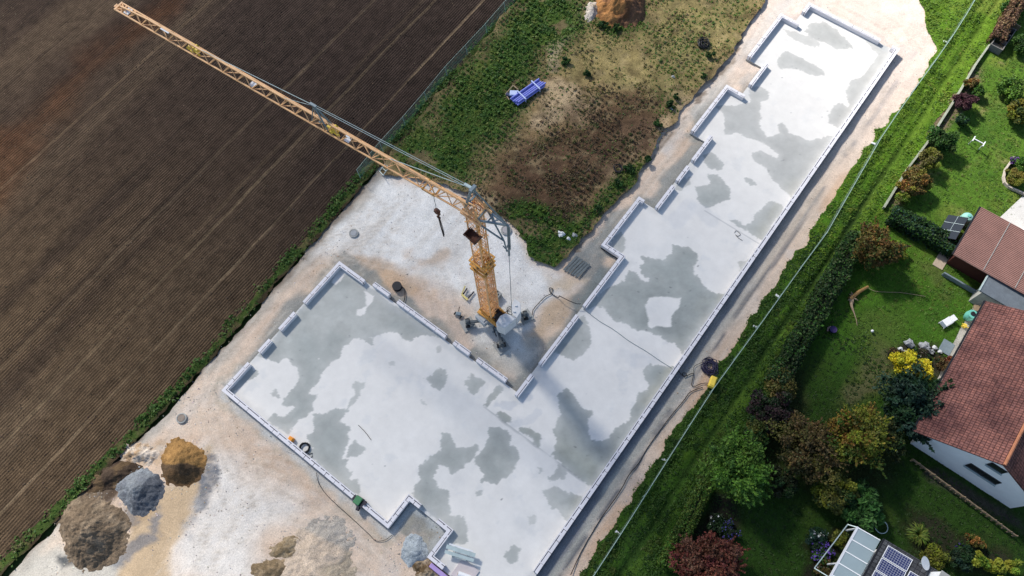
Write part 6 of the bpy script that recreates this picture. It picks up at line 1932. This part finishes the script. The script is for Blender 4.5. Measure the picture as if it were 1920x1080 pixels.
# stone bed by the lawn
for i, (px_, py_, r) in enumerate([(1704, 645, .42), (1733, 651, .5), (1745, 660, .28), (1697, 662, .3), (1716, 660, .25), (1752, 652, .22), (1762, 660, .2), (1688, 655, .22)]):
    stone('garden_stone', (*W(px_, py_), .0), r, M_stone if i < 5 else M_conc, 'grey stone in the rockery between lawn and bright yellow bush', 'stone', 'stones of the rockery', 50 + i)
plant('perennial', B(1680, 668, .3), .8, .7, [DG, (.03, .03, .02), BR], 'dark low plant at the left end of the rockery', 'plant', 77, 1100, .13)
plant('perennial', B(1725, 668, .3), .9, .6, [DG, MG, (.06, .04, .03)], 'low green plant in the middle of the rockery', 'plant', 78, 1200, .13, blossom=((.5, .45, .4), 14, .1))
plant('perennial', B(1765, 683, .3), .7, .8, [(.09, .035, .022), BR, DG], 'reddish brown plant at the house end of the rockery', 'plant', 79, 1000, .13)
# fallen branch with stump
c = (*W(1597, 560), 0)
t = thing('tree_stump', c, 'pale torn stump with a long branch lying on the lawn below the orange brown tree', 'stump')
M_pale = mat('bare_wood', (.36, .27, .18), .85, .3, .2, .2, .05)
MB().tube([(*W(1592, 562), .15), (*W(1610, 548), .22), (*W(1626, 539), .18)], [.2, .15, .12], 8).build('log', mat('ochre_wood', (.27, .16, .06), .85, .3, .2), t)
MB().tube([(*W(1594, 563), .15), (*W(1596, 576), .12), (*W(1601, 588), .08), (*W(1605, 600), .07), (*W(1607, 611), .05)], [.14, .11, .05, .03, .02], 6).build('branch', M_pale, t)
for k, (dx, dy) in enumerate(((.5, .1), (-.4, .2), (.3, -.5), (-.2, -.4), (.1, .5), (-.35, .5))):
    MB().tube([(c[0], c[1], .15), (c[0] + dx * .6, c[1] + dy * .6, .22), (c[0] + dx, c[1] + dy, .1)], [.1, .06, .03], 6).build('root', M_pale, t)
cable([(1626, 539), (1640, 546), (1662, 548), (1690, 549), (1735, 556)], .02, 'long thin bare twig lying across the shaded lawn', M_pale, .03, 21, name='twig')

# ------------------------------------------------------------------ garden objects
def lounger(c, rz, label):
    t = thing('sun_lounger', c, label, 'sun lounger')
    R = Matrix.Rotation(rz, 3, 'Z')
    q = lambda x, y, z: tuple(Vector(c) + R @ Vector((x * .70, y * .85, z * .85)))
    MB().slabq([q(-.95, -.3, .36), q(.45, -.3, .36), q(.45, .3, .36), q(-.95, .3, .36)], .07).build('seat', M_white, t)
    MB().slabq([q(.46, -.3, .36), q(1.0, -.3, .62), q(1.0, .3, .62), q(.46, .3, .36)], .07).build('backrest', M_white, t)
    MB().slabq([q(-.95, -.32, .37), q(-.55, -.32, .37), q(-.55, .32, .37), q(-.95, .32, .37)], .02).build('foot_end', M_steel, t)
    for y in (-.33, .33):
        MB().bar(q(-1.0, y, .30), q(.6, y, .30), .05).build('rail', M_white, t)
        for x in (-.8, .4):
            MB().bar(q(x, y, -.05), q(x, y, .3), .05).build('leg', M_white, t)
    return t
lounger((*W(1774, 605), 0), math.radians(66), 'white sun lounger with grey foot end on the lawn by the terrace')
c = (*W(1560, 620), 0)
t = thing('garden_pot', c, 'small dark violet pot with a pale rim on the lawn beside the long loose hedge', 'pot')
MB().lathe((c[0], c[1], -.05), [(.22, 0), (.32, .35), (.30, .42), (.24, .40)], 14).build('pot', mat('dark_violet', (.035, .02, .09), .5, .2, .2), t)
MB().tube([(c[0] - .3, c[1] + .12, .3), (c[0] - .4, c[1] - .1, .2), (c[0] - .3, c[1] - .3, .1)], .07, 8).build('handle', mat('dusty_pink', (.35, .22, .2), .7, .1, .2), t)
c = (*W(1634, 622), .05)
o = MB().lathe(c, [(.03, 0), (.10, .05), (.13, .13), (.10, .21), (.03, .26)], 14).build('ball', M_white, smooth=True, org=c)
tag(o, 'small white ball lying on the lawn', 'ball')
c = (*W(1652, 988), 0)
o = MB().tube([(c[0] + .48 * math.cos(k * math.pi / 14), c[1] + .48 * math.sin(k * math.pi / 14), .05) for k in range(29)], .035, 6).build('hoop', M_lsteel, org=c)
tag(o, 'pale grey hoop lying on the dark lawn above the solar roof house', 'hoop')
c = (*W(1818, 272), 0)
t = thing('carpet_frame', c, 'white metal frame with two short end bars standing on the sunny lawn', 'garden frame')
zz = .85
e0, e1 = Vector((*W(1826, 260, zz), zz)), Vector((*W(1845, 270, zz), zz))
d = (e1 - e0).normalized()
q = Vector((-d.y, d.x, 0))
MB().bar(e0, e1, .07).build('bar', M_white, t)
for e in (e0, e1):
    MB().bar(e - q * .30, e + q * .30, .08).build('end_bar', M_white, t)
    MB().bar(e, Vector((e.x, e.y, -.1)), .06).build('post', M_white, t)
# compost boxes
M_dkwood = mat('grey_wood', (.16, .155, .15), .85, .25, .3, .2, .05)
p0, p1 = W(1851, 92), W(1884, 44)
d = Vector((p1[0] - p0[0], p1[1] - p0[1], 0)).normalized()
q = Vector((d.y, -d.x, 0))
c = (p0[0], p0[1], 0)
t = thing('compost_box', c, 'three part dark compost box with pale rims beside the russet hedge', 'compost box')
L = 3.1
o0 = Vector(c)
for u in (0, .35, .68, 1.0):
    MB().bar(o0 + d * L * u + Vector((0, 0, .35)), o0 + d * L * u + q * 1.15 + Vector((0, 0, .35)), .07, .75).build('divider', M_dkwood, t)
for v in (0, 1.15):
    MB().bar(o0 + q * v - d * .05 + Vector((0, 0, .37)), o0 + q * v + d * (L + .05) + Vector((0, 0, .37)), .07, .75).build('side_wall', M_dkwood, t)
MB().add([tuple(o0 + d * .05 + q * .05 + Vector((0, 0, .12))), tuple(o0 + d * L + q * .05 + Vector((0, 0, .12))), tuple(o0 + d * L + q * 1.1 + Vector((0, 0, .12))), tuple(o0 + d * .05 + q * 1.1 + Vector((0, 0, .12)))], [(3, 2, 1, 0)]).build('compost', mat('compost', (.02, .018, .015), .95, .4, .3, .3, .06), t)
MB().add([tuple(o0 + d * .05 + q * .06 + Vector((0, 0, .45))), tuple(o0 + d * .9 + q * .06 + Vector((0, 0, .3))), tuple(o0 + d * .9 + q * 1.1 + Vector((0, 0, .32))), tuple(o0 + d * .05 + q * 1.1 + Vector((0, 0, .48)))], [(3, 2, 1, 0)]).build('clippings', mat('clippings', (.30, .25, .18), .95, .35, .2, .3, .05), t)
c = (*W(1900, 54), 0)
o = MB().bar((*W(1893, 49), .3), (*W(1908, 58), .3), .1, .6).build('bench', M_wood, org=c)
tag(o, 'short pale wooden board standing beside the compost box', 'board')
c = (*W(1908, 24), 0)
t = thing('cold_frame', c, 'pale wooden corner frame in the dark bed behind the russet hedge', 'frame')
for a, b in (((1900, 28), (1908, 30)), ((1908, 30), (1916, 20))):
    MB().bar((*W(*a), .25), (*W(*b), .25), .06).build('rail', M_wood, t)

# ------------------------------------------------------------------ grass and weeds (nobody could count them)
def weeds(name, n, box, dens, cols, size, zf, hmax, seed, up=.3, stretch=1.8, pk=.45):
    rng = np.random.default_rng(seed)
    x = rng.uniform(box[0], box[2], n * 3)
    y = rng.uniform(box[1], box[3], n * 3)
    f = dens(x, y)
    k = rng.uniform(0, 1, n * 3) < f
    x, y, f = x[k][:n], y[k][:n], f[k][:n]
    m_ = len(x)
    # leaves gathered in plants: pull towards clump centres
    gx = np.round(x / .55) * .55 + .3 * (vnoise(np.round(x / .55), np.round(y / .55), seed) - .5)
    gy = np.round(y / .55) * .55 + .3 * (vnoise(np.round(x / .55) + 50, np.round(y / .55), seed) - .5)
    pull = pk * (vnoise(np.round(x / .55), np.round(y / .55) + 90, seed) > .4)
    x, y = x + (gx - x) * pull, y + (gy - y) * pull
    z = zf(x, y) + rng.uniform(0, 1, m_) ** 1.6 * hmax * (.4 + .8 * f) * (.5 + .5 * (pull > 0))
    tone = np.clip(.55 * vnoise(np.round(x / .55) + 7, np.round(y / .55), seed + 3) + .28 + .3 * fbm(x, y, 3, 4, seed + 4), 0, .999)
    ci = np.clip((tone * len(cols)).astype(int), 0, len(cols) - 1)
    c = np.array(cols)[ci] * .65 + pal(cols, m_, rng, .3) * .35
    gr = (c[:, 1] > c[:, 0] * 1.1)[:, None]
    c = np.where(gr, c * np.array((.88, 1.02, .70)), c)
    V, F, cc = leaves(np.stack([x, y, z], 1), size, np.clip(c, .003, 1), up, stretch, rng)
    o = npmesh(name, V, F, M_leaf, cols=cc, org=(box[0], box[1], 0))
    o['kind'] = 'stuff'
    return o
def d_mead(x, y):
    ins = sst(.1, -.3, sdf(MEAD, x, y) + .35 * fbm(x, y, 1.6, 4, 7))
    g = mead_green(x, y)
    holes = sst(.4, .65, fbm(x, y, 2.2, 5, 13, .6)) * .75
    return ins * np.clip(1.0 * g * (.35 + .65 * sst(-.5, .4, fbm(x, y, 1.5, 4, 113))) - holes * g + .06 * sst(.15, .6, fbm(x, y, 1.0, 4, 97)), .0, 1)
zm = lambda x, y: .14 + r_mead(x, y)
weeds('weeds', 62000, (-35.5, 22, -10.5, 72), d_mead, [(.038, .095, .020), (.058, .125, .024), (.032, .08, .018), (.09, .155, .03), (.15, .17, .04), (.07, .13, .026)], .125, zm, .20, 201, .7)
weeds('dry_weeds', 36000, (-35.5, 22, -10.5, 72), lambda x, y: sst(1.2, -1.5, sdf(BROWN, x, y) + 1.2 * fbm(x, y, 2, 4, 87)) * sst(-.5, .4, fbm(x, y, 1.2, 4, 88)), [(.10, .055, .034), (.14, .085, .05), (.065, .04, .026), (.09, .07, .03), (.055, .075, .022), (.18, .12, .07)], .10, zm, .18, 212, .5, 2.2)
weeds('dry_grass', 36000, (-35.5, 22, -10.5, 72), lambda x, y: sst(.1, -.3, sdf(MEAD, x, y)) * (1 - .6 * mead_green(x, y)) * sst(-.1, .7, fbm(x, y, 1.3, 4, 98)) * .8, [(.17, .115, .06), (.30, .23, .12), (.10, .065, .035), (.15, .15, .04), (.24, .20, .08), (.11, .14, .035)], .09, zm, .10, 202, .5, 2.6)
xs_ = lambda y: np.interp(y, [-23, -6, 20, 45], [-33.25, -32.5, -33.5, -34.2])
weeds('strip_weeds', 19000, (-35.4, -28, -31.5, 75), lambda x, y: sst(.75, .2, np.abs(x - xs_(y) + .12 + .3 * fbm(x, y, 1.5, 3, 5))) * (.12 + .88 * sst(-.35, .45, fbm(x, y, 1.6, 4, 6))), [(.035, .08, .018), (.055, .11, .024), (.085, .14, .035), (.045, .095, .022), (.13, .12, .05)], .12, lambda x, y: -.05 + 0 * x, .26, 203, .6, 2.2, .3)
def d_verge(x, y):
    d = sdf(VERGE, x, y) + .3 * fbm(x, y, 1.3, 4, 9)
    rut = 1 - .6 * sst(.3, .1, np.abs(x - 3.78 - .004 * y + .15 * fbm(x, y, 5, 3, 6))) - .95 * sst(.42, .16, np.abs(x - 5.0 - .004 * y + .15 * fbm(x, y, 5, 3, 6)))
    return sst(.15, -.2, d) * np.clip(rut, .03, 1) * (.35 + .65 * sst(-.3, .4, fbm(x, y, 1.1, 4, 99))) * np.where(x < 3.6, 1.0, .75)
weeds('verge_grass', 58000, (-9, 26, 7.6, 84), lambda x, y: d_verge(x, y) * sst(26, 44, y), [(.085, .16, .02), (.13, .21, .025), (.11, .19, .022), (.18, .25, .03), (.065, .13, .018), (.21, .23, .04)], .085, lambda x, y: -.03 + 0 * x, .13, 204, .9, 2.6, .18)
weeds('verge_grass_shaded', 46000, (1.5, -6, 7.6, 46), lambda x, y: d_verge(x, y) * sst(46, 30, y), [(.028, .066, .012), (.045, .095, .015), (.035, .08, .013), (.065, .12, .02), (.022, .055, .011), (.08, .10, .024)], .085, lambda x, y: -.03 + 0 * x, .14, 214, .9, 2.6, .18)  # darker copy of the verge grass, cloud shade put into its colours
weeds('shade_grass', 26000, (6.8, 5, 32, 36), lambda x, y: (.45 + .4 * fbm(x, y, 1.2, 4, 77)) * sst(36, 30, y), [(.022, .05, .010), (.032, .065, .013), (.018, .04, .009), (.05, .07, .018)], .08, lambda x, y: -.05 + 0 * x, .05, 206, 1.2, 2.6)  # darker copy of the lawn grass with the shade in its palette
weeds('lawn_grass', 52000, (6.8, 29, 32, 80), lambda x, y: sst(30, 38, y) * .55 + .4 * fbm(x, y, 1.2, 4, 77), [(.07, .14, .02), (.10, .17, .026), (.08, .14, .022), (.14, .16, .035), (.055, .11, .018)], .08, lambda x, y: -.05 + 0 * x, .05, 205, 1.2, 2.6)
# single weeds on the bank beside the slab arm
for i, (px_, py_, r) in enumerate([(1332, 104, .55), (1268, 183, .32), (1254, 198, .45), (1233, 232, .5), (1180, 318, .6), (1160, 345, .5), (1120, 395, .45), (1058, 118, .55), (1100, 140, .5), (1130, 48, .45), (1155, 52, .4), (1318, 145, .25), (1215, 300, .35)]):
    plant('weed_plant', B(px_, py_, .2), r, .55, [(.03, .075, .018), (.045, .10, .022), DG], 'bushy green weed growing on the dry waste ground', 'weed', 300 + i, 420, .15, group='bushy weeds on the waste ground', clumps=9, z0=.1)
# chips and clods of stone on the site
def grit(name, n, box, dens, cols, size, z, seed):
    rng = np.random.default_rng(seed)
    x, y = rng.uniform(box[0], box[2], n), rng.uniform(box[1], box[3], n)
    k = rng.uniform(0, 1, n) < dens(x, y)
    x, y = x[k], y[k]
    m_ = len(x)
    s = size * rng.uniform(.4, 1.5, m_) ** 1.5
    a = rng.uniform(0, 6.28, m_)
    V = []
    for j in range(4):
        aa = a + j * math.pi / 2 + rng.uniform(-.4, .4, m_)
        V.append(np.stack([x + np.cos(aa) * s, y + np.sin(aa) * s * .8, z(x, y)], 1))
    V.append(np.stack([x + .2 * s, y, z(x, y) + s * .9], 1))
    V = np.stack(V, 1).reshape(-1, 3)
    b = np.arange(m_)[:, None] * 5
    F = np.concatenate([b + np.array([[j, (j + 1) % 4, 4]]) for j in range(4)])
    o = npmesh(name, V, F, M_pile, cols=np.repeat(np.clip(pal(cols, m_, rng, .2), .01, 1), 5, axis=0), org=(box[0], box[1], 0))
    o['kind'] = 'stuff'
def d_grit(x, y):
    e = sdf(SLAB, x, y)
    st = sdf(PX([(385, 850), (402, 845), (422, 882), (405, 915), (360, 985), (350, 980), (366, 920)]), x, y)
    hp = np.full(x.shape, 9.0)
    for q, r_ in ((W(170, 994), 2.6), (W(336, 872), 1.9), (W(262, 918), 1.7), (W(598, 1060), 2.9), (W(537, 1026), .9), (W(776, 1035), .9)):
        hp = np.minimum(hp, np.abs(np.hypot(x - q[0], y - q[1]) - r_))
    return np.where(e < .1, 0, np.clip(.9 * sst(.6, .1, hp) + .10 + .5 * sst(.35, .8, fbm(x, y, 3, 4, 55)) + .9 * sst(.3, -.3, st), 0, 1))
grit('stone_chips', 40000, (-32.5, -22, 2.9, 64), d_grit, [(.48, .45, .42), (.36, .33, .30), (.60, .56, .50), (.42, .31, .22), (.24, .24, .25)], .042, lambda x, y: -.16 + r_site(x, y), 207)
grit('clods', 42000, (-80, -24, -33.6, 50), lambda x, y: .5 + .5 * fbm(x, y, 5, 4, 56), [(.055, .040, .030), (.075, .055, .04), (.040, .029, .022), (.12, .09, .065)], .045, lambda x, y: -.1 + r_field(x, y), 208)
